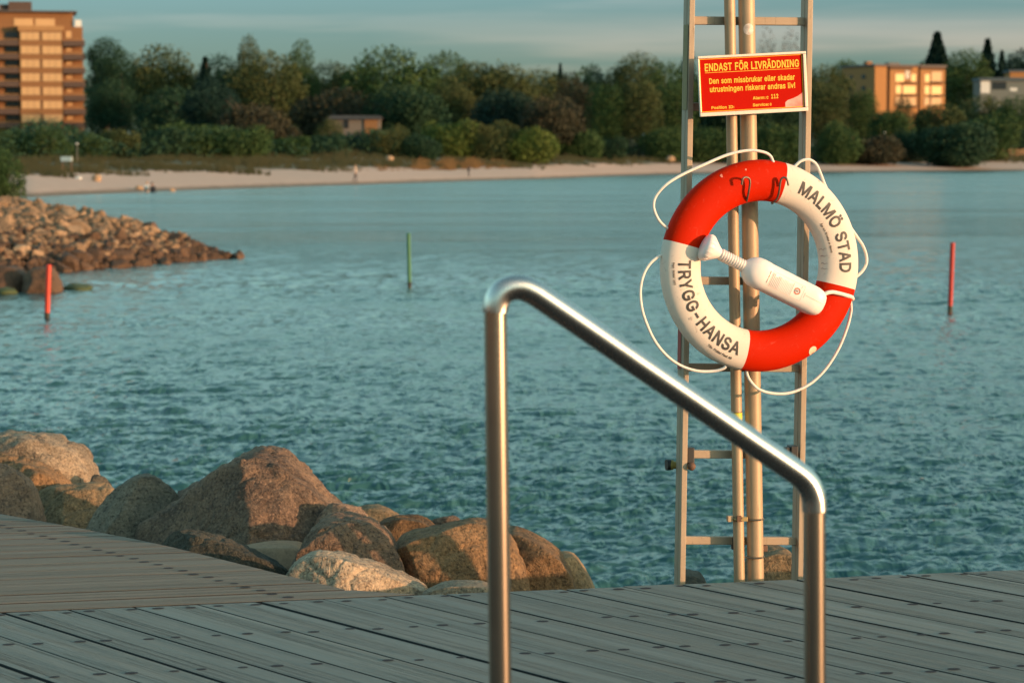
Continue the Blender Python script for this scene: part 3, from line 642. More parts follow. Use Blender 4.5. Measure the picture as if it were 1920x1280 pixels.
# ------------------------------------------------------------------ breakwater
def stone_mat(name, c1, c2, c3, sc=9, rough=.9, bump=.6, sct=1.0):
    t = NT(name); g = t.coord('Object')
    oi = t.n('ShaderNodeObjectInfo')
    ad = t.n('ShaderNodeVectorMath', operation='ADD'); t.l(g, ad.inputs[0])
    ml = t.n('ShaderNodeVectorMath', operation='SCALE'); t.l(oi.outputs['Location'], ml.inputs[0]); ml.inputs['Scale'].default_value = 3.7; t.l(ml.outputs[0], ad.inputs[1]); g = ad.outputs[0]
    a = t.noise(sc * .28, 5, .62, g); b = t.noise(sc * 3, 6, .7, g); v = t.noise(sc * 9, 3, .7, g)
    c = t.mix(t.rng(a, .36, .62), c1, c2); c = t.mix(t.rng(b, .50, .68, 0, .75), c, c3)
    c = t.mix(t.rng(v, .53, .66, 0, .8 * sct), c, tuple(x * .3 for x in c1)); c = t.mix(t.rng(v, .44, .32, 0, .55 * sct), c, tuple(min(1, x * 1.6) for x in c2)); l_ = t.noise(sc * .9, 6, .75, g, dist=1.2); c = t.mix(t.rng(l_, .58, .66, 0, .6), c, tuple(x * .5 for x in c1))
    r_ = t.math('ADD', .75, t.math('MULTIPLY', oi.outputs['Random'], .5))
    hs = t.n('ShaderNodeHueSaturation'); t.l(c, hs.inputs['Color']); t.l(r_, hs.inputs['Value'])
    vo = t.n('ShaderNodeTexVoronoi', feature='DISTANCE_TO_EDGE'); vo.inputs['Scale'].default_value = sc * .35; t.l(g, vo.inputs['Vector'])
    mu = t.noise(sc * 1.1, 5, .7, g, dist=.6); n0 = t.bump(mu, bump * 1.3, .05)
    n1 = t.bump(a, bump * .6, .06, n0); n2 = t.bump(b, bump * 1.2, .016, n1); t.bump(v, bump * 1.1, .005, n2)
    return t.fin(hs.outputs[0], rough, 0, Specular_IOR_Level=.25)
STD = stone_mat('dry_breakwater_stone', (.21, .14, .085), (.36, .235, .14), (.14, .095, .062), 3)
STW = stone_mat('wet_breakwater_stone', (.075, .045, .028), (.14, .08, .046), (.04, .028, .02), 3, .7)
def mfoot(x): return np.interp(x, [-30, -20, -14, -12.5, -8.9], [58, 60, 64.5, 66.6, 75.2])
def mridge(x): return 75.6 + (-8.4 - x) * .25
def mz(x): return np.interp(x, [-30, -20, -15.9, -12.1, -10.1, -8.8, -8.0], [2.1, 1.9, 1.72, 1.02, .42, -.05, -.4])
def mound(x, y):
    a, b = float(mfoot(x)), float(mridge(x)); f = (y - a) / max(.3, b - a); zr = float(mz(x))
    if f < 0: return -.9 + .75 * max(0, 1 + f)
    if f <= 1: return -.15 + (zr + .15) * f ** .62
    return zr - (f - 1) * (b - a) * .45
vs = []; xs = np.linspace(-30, -7.2, 90); ys = np.linspace(54, 90, 100)
for x in xs:
    for y in ys: vs.append((x, y, max(-1, mound(x, y) - .12)))
idx = np.arange(9000).reshape(90, 100); fq = np.stack([idx[:-1, :-1], idx[1:, :-1], idx[1:, 1:], idx[:-1, 1:]], -1).reshape(-1, 4)
tag(numesh('breakwater_bank', vs, fq, plain('dark_rubble', (.09, .06, .04), .9, 0, .4, 3)), kind='structure')
protos = []
for k in range(8):
    o = blob('breakwater_stone', None, (0, 0, -50), (1, .85 + .2 * random.random(), .72 + .15 * random.random()), STD, None, None, 20 + k, 3)
    for f in o.data.polygons: f.use_smooth = (k % 2 == 0)
    me = o.data
    for v in me.vertices:   # plane cuts give broken faces
        for c in range(11):
            rr = random.Random(k * 31 + c); n_ = Vector((rr.gauss(0, 1), rr.gauss(0, 1), rr.gauss(0, .8))).normalized(); d = v.co.dot(n_)
            if d > .55: v.co -= n_ * (d - .55) * .97
    for f in me.polygons: f.use_smooth = False
    m3 = me.copy(); m3.materials.clear(); m3.materials.append(STW); protos.append((o, me, m3))
rr = random.Random(4); cnt = 0; xx = -16.4; first = True
slots_ = []
while xx < -7.9:
    a, b = float(mfoot(xx)), float(mridge(xx)); yy = a - .15
    while yy < b + .5:
        slots_.append((xx + rr.uniform(-.17, .17), yy + rr.uniform(-.2, .2))); yy += .62
    xx += .50
for x, y in slots_:
    if cnt >= 285: break
    z = mound(x, y); s = rr.choice((.15, .20, .25, .28, .32, .40)) * rr.uniform(.9, 1.12) * (1.05 if x < -10 else .85)
    k = rr.randrange(8); o0, md, mw = protos[k]
    o = o0.copy(); COL.objects.link(o); wetz = .15 + .85 * rr.random()
    o.data = md if z > wetz else mw
    o.location = (x, y, max(z, -.05) + .02); o.rotation_euler = (rr.uniform(0, 6), rr.uniform(0, 6), rr.uniform(0, 6)); o.scale = (s * rr.uniform(.85, 1.3), s * rr.uniform(.8, 1.1), s * rr.uniform(.8, 1.15))
    wet = z <= wetz
    tag(o, 'dark wet stone low on the breakwater at the left' if wet else 'dry tan stone piled on the breakwater at the left', 'rock', 'dark wet stones along the foot of the breakwater' if wet else 'dry tan stones piled on the breakwater'); cnt += 1
rv, rf, rm = [], [], []          # small rubble between the stones, past the countable ones
for k in range(2600):
    x = rr.uniform(-17, -8.9); a, b = float(mfoot(x)), float(mridge(x)); y = rr.uniform(a - .3, b + .3); z = mound(x, y)
    if z < -.2: continue
    s_ = rr.uniform(.07, .19); me = protos[rr.randrange(8)][1]
    if k == 0 or not rv: pass
    Mx = Matrix.Translation((x, y, z + .06)) @ Matrix.Rotation(rr.uniform(0, 6), 4, 'X') @ Matrix.Rotation(rr.uniform(0, 6), 4, 'Z') @ Matrix.Diagonal((s_ * rr.uniform(.8, 1.4), s_, s_ * rr.uniform(.7, 1), 1))
    c_ = len(rv); q = [Vector(p) for p in ((1, 0, 0), (-1, .1, 0), (.1, 1, 0), (0, -1, .1), (.1, .1, 1), (0, 0, -1), (.6, .6, .6), (-.6, -.5, .6))]
    q = q[:6]; rv += [tuple(Mx @ (p * rr.uniform(.8, 1.2))) for p in q]
    for t3 in ((0, 2, 4), (2, 1, 4), (1, 3, 4), (3, 0, 4), (2, 0, 5), (1, 2, 5), (3, 1, 5), (0, 3, 5)): rf.append(tuple(i + c_ for i in t3)); rm.append(0 if z > .15 + .85 * math.sin(k * 12.9) ** 2 else 1)
tag(numesh('rubble', rv, rf, [STD, STW], mi=rm), 'small rubble filling the gaps of the breakwater', 'rubble', kind='stuff')
for o, _, _ in protos: bpy.data.objects.remove(o)
tree('shrub', 'green bush on top of the breakwater at the left border', -2, 262, 122, 79, 'green', 'bush', None, n=16000, cat='shrub', base=1.5)

# ------------------------------------------------------------------ boulders
def rock(name, label, outline, Y, depth, mat, sd, planes=(), soft=9, amp=.05, cuts=22, py_bot=1180, cat='rock', group=None, sub=5, freq=2.6):
    kk = Y / F
    P2 = [(pt(x, y, Y).x, pt(x, y, Y).z) for x, y in outline]
    xs_ = [p[0] for p in P2]; zb = pt(960, py_bot, Y).z
    P2 = [p for p in P2]; P2 += [(max(xs_) + .02, zb), (min(xs_) - .02, zb)]
    # convex hull
    pts_ = sorted(set(P2))
    def half(ps):
        h = []
        for p in ps:
            while len(h) > 1 and (h[-1][0] - h[-2][0]) * (p[1] - h[-2][1]) - (h[-1][1] - h[-2][1]) * (p[0] - h[-2][0]) <= 0: h.pop()
            h.append(p)
        return h[:-1]
    hull = half(pts_) + half(pts_[::-1])
    cx = (min(xs_) + max(xs_)) / 2; zt_ = max(p[1] for p in P2); cz = zb + (zt_ - zb) * .42
    c = Vector((cx, Y, cz)); PL = []
    for i in range(len(hull)):
        a = hull[i]; b = hull[(i + 1) % len(hull)]; ex, ez = b[0] - a[0], b[1] - a[1]; L = math.hypot(ex, ez)
        if L < 1e-4: continue
        n_ = Vector((ez / L, 0, -ex / L)); d = (a[0] - cx) * n_.x + (a[1] - cz) * n_.z
        if d > .01: PL.append((n_, d))
    wdt = (max(xs_) - min(xs_)) / 2; hgt = (zt_ - cz)
    rr = random.Random(sd)
    PL.append((Vector((0, -1, 0)), depth)); PL.append((Vector((0, 1, 0)), depth))
    for n_, q in planes: v_ = Vector(n_).normalized(); PL.append((v_, q * (abs(v_.x) * wdt + abs(v_.y) * depth + abs(v_.z) * hgt)))
    soft = soft * 3.0; amp = amp * 1.15
    for k in range(9):
        v_ = Vector((rr.uniform(-1, 1), rr.choice((-1, -1, 1)) * rr.uniform(.7, 1.3), rr.uniform(-.1, .9))).normalized(); PL.append((v_, rr.uniform(.60, .80) * (abs(v_.x) * wdt + abs(v_.y) * depth + abs(v_.z) * hgt)))
    bm = bmesh.new(); bmesh.ops.create_icosphere(bm, subdivisions=6 if wdt > .17 and Y < 30 else sub, radius=1)
    off = Vector((sd * 3.1, sd * 1.7, 0)); base_ = []
    for v in bm.verts:
        d = v.co.normalized(); s = 0
        for n_, q in PL:
            t_ = n_.dot(d)
            if t_ > 0: s += (t_ / q) ** soft
        rad = s ** (-1 / soft); base_.append(d * rad)
    cut_ = np.array(base_)
    for k in range(cuts):     # broken faces
        n_ = np.array([rr.gauss(0, .8), rr.gauss(-.75, .6), rr.gauss(.35, .5)]); n_ /= np.linalg.norm(n_)
        if abs(n_[1]) < .5: continue
        dd = cut_ @ n_; th = dd.max() * rr.uniform(.68, .92); over = np.maximum(0, dd - th); cut_ -= n_ * (over * .93)[:, None]
    for v, p_ in zip(bm.verts, cut_):
        p_ = Vector(p_)
        q_ = p_ * freq + off
        n0 = noise.noise(q_); n1_ = noise.noise(q_ * 2.7); n2_ = noise.noise(q_ * 7); n3_ = noise.noise(q_ * 17)
        ridg = 1 - abs(noise.noise(q_ * 1.6 + Vector((9, 2, 4)))) * 2
        k = 1 + amp * (n0 * .9 + n1_ * .55 + n2_ * .32 + n3_ * .20) - amp * .9 * max(0, ridg - .82) * 4
        v.co = p_ * k
    me = bpy.data.meshes.new(name); bm.to_mesh(me); bm.free(); me.materials.append(mat); me.polygons.foreach_set('use_smooth', [True] * len(me.polygons))
    o = bpy.data.objects.new(name, me); COL.objects.link(o); o.location = c
    return tag(o, label, cat, group)
GR = stone_mat('grey_granite', (.105, .095, .075), (.20, .165, .12), (.06, .055, .05))
PK = stone_mat('pink_granite', (.115, .078, .057), (.26, .168, .11), (.06, .05, .045))
OR = stone_mat('rusty_granite', (.13, .078, .04), (.25, .148, .075), (.065, .045, .03))
PA = stone_mat('pale_granite', (.20, .155, .11), (.38, .29, .20), (.12, .09, .07))
TN = stone_mat('tan_granite', (.16, .11, .06), (.30, .20, .11), (.09, .065, .04))
DK = stone_mat('dark_mossy_granite', (.045, .045, .035), (.11, .095, .07), (.02, .025, .018), 12)
SM = stone_mat('smooth_tan_granite', (.17, .115, .07), (.24, .16, .10), (.13, .09, .06), 5, .75, .15, .3)
rock('boulder', 'big pale boulder with a cream sunlit end at the left border', [(-90, 850), (-20, 812), (40, 811), (100, 818), (140, 845), (172, 888), (176, 915), (160, 945)], 12.6, .55, PA, 1, [((.85, -.5, .1), .72), ((-.3, -.8, .5), .7)], 10, .05)
rock('boulder', 'small dark boulder peeping out right of the big pale boulder', [(165, 888), (180, 884), (196, 905), (207, 925), (200, 940)], 12.3, .2, GR, 2)
rock('boulder', 'orange brown boulder with sloping top in front of the big pale boulder', [(-110, 900), (-60, 850), (2, 848), (40, 862), (100, 885), (124, 916), (110, 940)], 11.9, .45, OR, 3, [((.7, -.6, .3), .7)], 12, .05)
rock('boulder', 'dark boulder at the left border touching the boardwalk corner', [(-90, 880), (-20, 862), (18, 880), (55, 920), (62, 965), (40, 985)], 11.1, .32, PK, 23, [((.8, -.5, .3), .8)], 10, .04)
rock('boulder', 'flat topped tan boulder between the orange and the dome shaped boulder', [(56, 928), (70, 921), (180, 917), (202, 921), (212, 950), (205, 1000)], 11.5, .35, TN, 4, [((0, -.9, .5), .8)], 10, .045)
rock('boulder', 'grey dome shaped boulder left of the biggest boulder', [(158, 992), (180, 950), (222, 906), (262, 887), (292, 888), (322, 902), (350, 930), (372, 990)], 10.9, .4, GR, 5, [((.75, -.6, .25), .74), ((-.7, -.6, .4), .82)], 7, .03)
rock('boulder', 'biggest brown boulder with a pointed top and an orange right side', [(236, 1004), (300, 958), (400, 893), (440, 862), (470, 847), (492, 850), (513, 858), (532, 878), (560, 918), (610, 956), (640, 985), (655, 1040)], 10.45, .6, PK, 6, [((-.62, -.65, .42), .215), ((.86, -.48, .20), .56)], 16, .06, cuts=3, py_bot=1210, freq=3.2)
rock('boulder', 'reddish boulder leaning on the right foot of the biggest boulder', [(585, 975), (610, 950), (645, 953), (672, 966), (683, 982), (680, 1030)], 10.2, .28, PK, 7, [((.7, -.7, .2), .8)], 9, .06)
rock('boulder', 'long low blackish boulder along the boardwalk border', [(256, 1008), (300, 1000), (345, 1001), (400, 1012), (455, 1030), (500, 1048), (537, 1072), (520, 1085)], 9.45, .16, DK, 8, (), 12, .07, py_bot=1140, freq=5)
rock('boulder', 'smooth pale rounded boulder showing behind the long blackish boulder', [(450, 1024), (475, 1019), (505, 1017), (540, 1019), (563, 1024), (575, 1060)], 9.95, .3, SM, 9, (), 6, .008)
rock('boulder', 'angular brown boulder with a dark crack, in front of the reddish one', [(548, 1062), (560, 1035), (578, 1005), (605, 983), (640, 978), (690, 983), (720, 1005), (745, 1040), (762, 1085), (755, 1110)], 9.55, .3, PK, 10, [((-.85, -.45, .25), .74), ((.2, -.95, .25), .72)], 14, .075, py_bot=1150, freq=3.4)
rock('boulder', 'pale speckled boulder lying on the boardwalk border in front', [(535, 1076), (560, 1052), (592, 1038), (640, 1040), (690, 1057), (740, 1083), (776, 1100), (792, 1109), (770, 1122)], 9.02, .22, PA, 11, [((-.2, -.85, .5), .74)], 10, .07, py_bot=1150, freq=4)
rock('boulder', 'olive topped rounded boulder behind the others at the waterline', [(648, 965), (665, 953), (690, 948), (715, 950), (745, 964), (770, 985), (775, 1030)], 11.4, .35, TN, 12, (), 7, .035)
rock('boulder', 'orange rounded boulder right of the olive topped one', [(690, 1000), (715, 978), (750, 970), (785, 972), (812, 985), (835, 1010), (830, 1050)], 10.9, .35, OR, 13, (), 7, .04)
rock('boulder', 'small orange boulder peeping out at the waterline, behind the dark brown one', [(802, 980), (822, 971), (845, 968), (858, 974), (866, 985), (872, 1020)], 11.2, .2, PK, 14, (), 8, .05)
rock('boulder', 'large dark brown boulder left of the left handrail post', [(738, 1028), (775, 1000), (820, 988), (870, 976), (895, 975), (925, 985), (960, 1020), (985, 1065), (996, 1105)], 9.75, .38, OR, 15, [((-.55, -.75, .35), .72), ((.5, -.8, .2), .72)], 9, .045, py_bot=1150)
rock('boulder', 'brown boulder top showing at the left edge of the left handrail post', [(872, 990), (885, 980), (905, 975), (935, 980), (962, 995), (980, 1030)], 10.3, .3, GR, 16, (), 8, .05)
rock('boulder', 'speckled golden boulder sloping down right of the left handrail post', [(945, 1030), (955, 1000), (980, 1003), (1020, 1020), (1050, 1040), (1072, 1070), (1080, 1110)], 10.0, .34, OR, 17, [((.7, -.7, .2), .8)], 9, .05, py_bot=1150)
rock('boulder', 'smooth orange boulder at the right end of the rock row', [(1040, 1045), (1055, 1038), (1075, 1040), (1090, 1058), (1104, 1082), (1118, 1110)], 10.2, .26, TN, 18, [((-.4, -.9, .1), .75)], 8, .03, py_bot=1150)
rock('boulder', 'flat low boulder level with the boardwalk left of the handrail post', [(790, 1110), (830, 1097), (862, 1093), (905, 1094), (935, 1105), (945, 1120)], 8.95, .16, PA, 19, (), 8, .05, py_bot=1150)
rock('boulder', 'brown boulder right behind the foot of the round mast', [(1395, 1085), (1410, 1050), (1440, 1036), (1470, 1034), (1490, 1045), (1500, 1070), (1505, 1100)], 9.6, .3, TN, 20, (), 8, .05, py_bot=1150)
rock('boulder', 'small dark boulder beside the foot of the left ladder rail', [(1270, 1092), (1285, 1080), (1300, 1079), (1318, 1085), (1330, 1100)], 9.6, .2, DK, 21, (), 8, .05, py_bot=1150)
# stones off the breakwater, in the water on the left
rock('boulder', 'brown wet boulder at the left border beside the red pole', [(-40, 505), (0, 498), (30, 503), (45, 515), (48, 548)], 57.5, 1.0, STW, 30, (), 9, .05, py_bot=570)
rock('boulder', 'dark wet boulder standing in the water behind the red pole', [(42, 520), (60, 504), (95, 503), (105, 520), (112, 545)], 57, .9, STW, 31, [((-.6, -.7, .2), .7)], 12, .05, py_bot=570)
MOSS = plain('green_weed', (.05, .07, .02), .8, 0, .5, 4, .4)
blob('weedy_stone', 'flat green weedy stone barely above the water right of the red pole', pt(146, 541, 58.2) * 1 , (.36, .5, .13), MOSS, 'rock', None, 5)
blob('weedy_stone', 'green weedy stone at the left border in front of the wet boulder', pt(8, 548, 56.4), (.30, .4, .12), MOSS, 'rock', None, 6)
# rubble slope under the boardwalk edge down to the water
vs = []; xs = np.linspace(-14, 14, 120); ss = np.linspace(0, 1, 24)
def edgey(x):
    return float(np.interp(x, [-14, -6, -3.2, -2.2, -1.396, -.833, -.35, 1.9, 14], [19, 13.5, 11.2, 10.3, 9.5, 8.8, 8.44, 8.9, 11.7]))
for x in xs:
    for s in ss:
        y = edgey(x) - .5 + s * 5.5; vs.append((x, y, DECK - .45 - s * 3.2 + .12 * nz2(x, y, 2.2)))
idx = np.arange(120 * 24).reshape(120, 24); fq = np.stack([idx[:-1, :-1], idx[1:, :-1], idx[1:, 1:], idx[:-1, 1:]], -1).reshape(-1, 4)
tag(numesh('rubble_slope', vs, fq, DK), kind='structure')

# ------------------------------------------------------------------ boardwalk
def wood(name, base1, base2, warm):
    t = NT(name); uv = t.n('ShaderNodeUVMap').outputs[0]
    vc = t.n('ShaderNodeVertexColor', layer_name='plank'); sc_ = t.n('ShaderNodeSeparateColor'); t.l(vc.outputs[0], sc_.inputs[0]); rnd = sc_.outputs[0]
    cmb = t.n('ShaderNodeCombineXYZ'); t.l(t.math('MULTIPLY', rnd, 37.0), cmb.inputs[0]); t.l(t.math('MULTIPLY', rnd, 91.0), cmb.inputs[2])
    ad = t.n('ShaderNodeVectorMath', operation='ADD'); t.l(uv, ad.inputs[0]); t.l(cmb.outputs[0], ad.inputs[1]); g = ad.outputs[0]
    grain = t.noise(1, 5, .65, g, stretch=(1.4, 55, 1), dist=.4); fine = t.noise(1, 4, .7, g, stretch=(9, 260, 1))
    blot = t.noise(1, 4, .6, g, stretch=(1.1, 5, 1)); crk = t.noise(1, 3, .55, g, stretch=(.75, 30, 1), dist=1.6)
    chk = t.noise(1, 2, .5, g, stretch=(26, 60, 1))
    c = t.mix(t.rng(grain, .3, .7), base1, base2); c = t.mix(t.rng(blot, .42, .68, 0, .55), c, warm)
    c = t.mix(t.rng(fine, .35, .68, 0, .6), c, tuple(x * .5 for x in base1)); st_ = t.noise(1, 4, .6, g, stretch=(.6, 22, 1), dist=.9); c = t.mix(t.rng(st_, .56, .70, 0, .6), c, tuple(x * .42 for x in base1))
    # drying cracks along the grain
    line = t.math('ABSOLUTE', t.math('SUBTRACT', crk, .5)); cm_ = t.rng(line, .0, .016, 1, 0)
    cm_ = t.math('MULTIPLY', cm_, t.rng(t.noise(1, 2, .5, g, stretch=(.9, 3, 1)), .44, .54))
    c = t.mix(t.math('MULTIPLY', cm_, .85), c, (.012, .014, .016))
    c = t.mix(t.rng(rnd, 0, 1, 0, .38), c, tuple(x * .45 for x in base2))
    h = t.math('SUBTRACT', t.math('ADD', t.math('MULTIPLY', grain, .7), t.math('MULTIPLY', fine, .4)), t.math('MULTIPLY', cm_, 1.4))
    n1 = t.bump(h, 1.0, .006); t.bump(chk, .35, .003, n1)
    return t.fin(c, .82, 0, Specular_IOR_Level=.25)
WOOD = wood('weathered_planks', (.165, .195, .18), (.375, .40, .375), (.33, .29, .235))
WOOD2 = wood('weathered_planks_brownish', (.19, .17, .14), (.34, .315, .265), (.35, .235, .17))
HOLE = plain('screw_hole', (.006, .008, .015), .9); SIDE = plain('shaded_plank_side', (.02, .022, .024), .95)  # plank sides near black: shade of the gaps put into their colour
def deck(name, planks, holes, mat):
    v, f, uvs, cols, mi = [], [], [], [], []
    for q, d_, rnd in planks:       # q = 4 corners (near a, near b, far b, far a); d_ = grain direction
        n_ = Vector((-d_.y, d_.x, 0)); top = DECK + rnd * .0012
        cen = (q[0] + q[1] + q[2] + q[3]) / 4; bv = .0010
        rings = []
        for zoff, shr in ((-.045, 0), (-bv, 0), (0, 1)):
            ring = []
            for p in q:
                s = 1 if (p - cen).dot(n_) > 0 else -1
                pp = p - n_ * s * bv * shr
                ring.append(len(v)); v.append((pp.x, pp.y, top + zoff)); uvs.append((pp.dot(d_), pp.dot(n_)))
            rings.append(ring)
        for a, b in ((0, 1), (1, 2)):
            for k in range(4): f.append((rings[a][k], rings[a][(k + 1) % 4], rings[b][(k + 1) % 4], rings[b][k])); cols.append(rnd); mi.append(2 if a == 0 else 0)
        f.append(tuple(rings[2])); cols.append(rnd); mi.append(0)
    for c, ax in holes:
        b = len(v); r_ = .0175 * (.8 + .3 * random.random()); ay = Vector((-ax.y, ax.x, 0)); N = 10
        for k in range(N):
            a = 2 * math.pi * k / N; p = c + ax * math.cos(a) * r_ * 1.15 + ay * math.sin(a) * r_ * .8
            v.append((p.x, p.y, DECK + .0020)); uvs.append((0, 0))
        f.append(tuple(range(b, b + N))); cols.append(0); mi.append(1)
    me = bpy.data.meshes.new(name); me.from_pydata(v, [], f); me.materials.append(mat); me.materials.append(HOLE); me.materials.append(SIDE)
    me.polygons.foreach_set('material_index', mi)
    ul = me.uv_layers.new(name='UVMap'); ca = me.color_attributes.new('plank', 'FLOAT_COLOR', 'CORNER')
    lv = np.empty(len(me.loops), np.int32); me.loops.foreach_get('vertex_index', lv)
    ul.data.foreach_set('uv', np.array(uvs, np.float32)[lv].ravel())
    cc = np.concatenate([np.full((len(p), 1), c) for p, c in zip(f, cols)]); ca.data.foreach_set('color', np.repeat(cc, 4, 1).astype(np.float32).ravel())
    o = bpy.data.objects.new(name, me); COL.objects.link(o); return tag(o, kind='structure')
E0 = Vector((-1.727, 8.061, 0)); ed = Vector((math.cos(R(13.1)), math.sin(R(13.1)), 0)); pd = Vector((math.cos(R(-51)), math.sin(R(-51)), 0)); pn = Vector((math.sin(R(51)), math.cos(R(51)), 0))
def on_edge(c): return E0 + ed * ((c - E0.dot(pn)) / ed.dot(pn))
rr = random.Random(12); planks = []; holes = []
c = on_edge(0).dot(pn) * 0 + (Vector((.105, 8.48, 0))).dot(pn) - .11; c0 = c
for i in range(-62, 70):
    a = c0 + .195 * i; gap = rr.choice((.006, .007, .008, .011, .015, .021)); b = a + .195 - gap
    j = rr.uniform(-.012, .012)
    if a < c0: j = 0
    A, B = on_edge(a) - pd * j, on_edge(b) - pd * j; L = (A.y - 5.5) / math.sin(R(51))
    if A.x > 13 or A.x < -13 or L < .2: continue
    planks.append(([A, A + pd * L, B + pd * L, B], pd, rr.random()))
    for s in (.038, .155):
        k0 = on_edge(a + s)
        for k in range(14):
            p = k0 + Vector((0, -1, 0)) * (.045 + .52 * k); p = p + pd * ((a + s - p.dot(pn)) / 1e9) if False else p
            # slide back onto the line a+s along the row direction
            p = p + ed * ((a + s - p.dot(pn)) / ed.dot(pn))
            p = p + Vector((rr.uniform(-.012, .012), rr.uniform(-.012, .012), 0))
            if p.y > 5.6 and -4 < p.x < 5 and rr.random() > .05: holes.append((p, ed))
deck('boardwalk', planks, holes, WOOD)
# walkway on the left, planks along the joint line
EC = [(-.30, 8.39), (-.59, 8.50), (-.833, 8.793), (-1.396, 9.497), (-1.80, 9.92), (-2.201, 10.305), (-3.2, 11.2), (-6, 13.5), (-12, 18)]
def exy(y): return float(np.interp(y, [p[1] for p in EC], [p[0] for p in EC]))
planks = []; holes = []; P0 = Vector((-.596, 8.345, 0)) + Vector((0, .003, 0))
def wline(k):
    an = R(13.1 - .12 * k); return P0 + Vector((0, .158 * k, 0)), Vector((math.cos(an), math.sin(an), 0))
def cut(p, d):      # where the plank line meets the curved border
    lo, hi = -14.0, 3.0
    for _ in range(40):
        mid = (lo + hi) / 2; q = p + d * mid
        if q.x < exy(q.y): lo = mid
        else: hi = mid
    return p + d * lo
g0, g1 = Vector((-2.13, 9.9, 0)), Vector((-.765, 8.31, 0))
for k in range(0, 60):
    p, d = wline(k); p2, d2 = wline(k + 1); gap = rr.choice((.005, .009, .014, .020))
    A = cut(p, d); B = cut(p2 - Vector((0, gap, 0)), d2)
    L = 9
    planks.append(([A - d * L, A, B, B - d2 * L], d, rr.random()))
    for fr_ in (.28, .74):
        q = p + Vector((0, .158 * fr_, 0)); t_ = (g0.x + (g1.x - g0.x) * (q.y - g0.y) / (g1.y - g0.y))
        for sh in (0, -1.5, -3):
            x_ = t_ + sh + (.03 if fr_ > .5 else -.03)
            yy = q.y + (x_ - q.x) * d.y / d.x; x2 = (g0.x + (g1.x - g0.x) * (yy - g0.y) / (g1.y - g0.y)) + sh
            yy = q.y + (x2 - q.x) * d.y / d.x
            if yy < 14: holes.append((Vector((x2, yy, 0)), d))
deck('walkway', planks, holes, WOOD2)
# dark floor added out of view under the handrail, to blacken its reflections
mb = MB(); mb.box((0, .0, DECK - .09), (30, 10.9, .16)); tag(mb.build('added_dark_floor', plain('dark_reflection_floor', (.016, .017, .018), .9, 0, .3, 3, .3)), kind='structure')
# joists under the gaps
mb = MB(); p4 = [E0 + ed * s + Vector((0, -.02, 0)) for s in (-12, 13)]
vs = [(p4[0].x, p4[0].y, 1.62), (p4[1].x, p4[1].y, 1.62), (p4[1].x + 6, -5, 1.62), (p4[0].x - 2, -5, 1.62)]
mb.add(vs + [(a, b, 1.5) for a, b, _ in vs], [(0, 3, 2, 1), (4, 5, 6, 7), (0, 1, 5, 4), (1, 2, 6, 5), (2, 3, 7, 6), (3, 0, 4, 7)])
vs = [(-.36, 8.37), (-.85, 8.76), (-1.41, 9.45), (-2.25, 10.25), (-6.1, 13.4), (-12, 13.5), (-12, 5.75)]
mb.add([(x, y, 1.6) for x, y in vs] + [(x, y, 1.5) for x, y in vs], [tuple(range(7)), tuple(range(13, 6, -1))] + [(k, k + 7, (k + 1) % 7 + 7, (k + 1) % 7) for k in range(7)])
tag(mb.build('boardwalk_frame', plain('dark_joists', (.015, .015, .018), .9)), kind='structure')

# ------------------------------------------------------------------ metals
def metal(name, c, rough, streak=.06, bump=.0, dirt=None, scale=(1, 1, 1), met=1.0):
    t = NT(name); g = t.coord('Object')
    a = t.noise(6, 5, .65, g); s_ = t.noise(1, 3, .6, g, stretch=(220, 220, 1.5))
    col = t.mix(t.rng(a, .35, .65), tuple(x * .88 for x in c), c)
    if dirt: col = t.mix(t.rng(t.noise(1, 5, .7, g, stretch=(60, 60, 9)), .60, .74, 0, .75), col, dirt)
    if bump: t.bump(s_, bump, .0006)
    return t.fin(col, t.math('ADD', t.math('MULTIPLY', s_, streak), rough), met)
STEEL = metal('brushed_stainless_steel', (.62, .59, .55), .24, .06, .2)
_b = STEEL.node_tree.nodes['Principled BSDF']; _b.inputs['Anisotropic'].default_value = .75
_c = STEEL.node_tree.nodes.new('ShaderNodeCombineXYZ'); _c.inputs[0].default_value = .82; _c.inputs[2].default_value = -.57; STEEL.node_tree.links.new(_c.outputs[0], _b.inputs['Tangent']); STEELP = metal('polished_stainless_steel', (.60, .50, .40), .19, .06, .25)
ALU = metal('weathered_aluminium', (.36, .28, .20), .5, .12, .3, (.07, .055, .04), met=.12)
GALV = metal('galvanised_steel', (.40, .29, .18), .46, .14, .1, (.17, .115, .07), met=.2)
BLACKP = plain('black_plastic', (.015, .015, .016), .5, 0, .2, 20); RUST = plain('brown_cap', (.12, .06, .035), .7, 0, .3, 30)
YEL = plain('yellow_tape', (.62, .52, .03), .5, 0, .15, 20)
YAW = R(13); ex_ = Vector((math.cos(YAW), math.sin(YAW), 0)); ey_ = Vector((-math.sin(YAW), math.cos(YAW), 0))
def loc_of(mb, root):
    inv = Matrix.Translation(root.location).inverted(); mb.v = [tuple(inv @ Vector(p)) for p in mb.v]; return mb
def beam(mb, p0, p1, w, d, mi=0, bev=.002):
    "box from p0 to p1, w across, d deep, front face centred on the line"
    L = (p1 - p0).length; zx = (p1 - p0).normalized(); xx = (ex_ - zx * ex_.dot(zx)).normalized(); yy = zx.cross(xx)
    M = Matrix((xx, yy, zx)).transposed().to_4x4(); M.translation = (p0 + p1) / 2
    mb.box((0, d / 2, 0), (w, d, L), M, mi, bev)
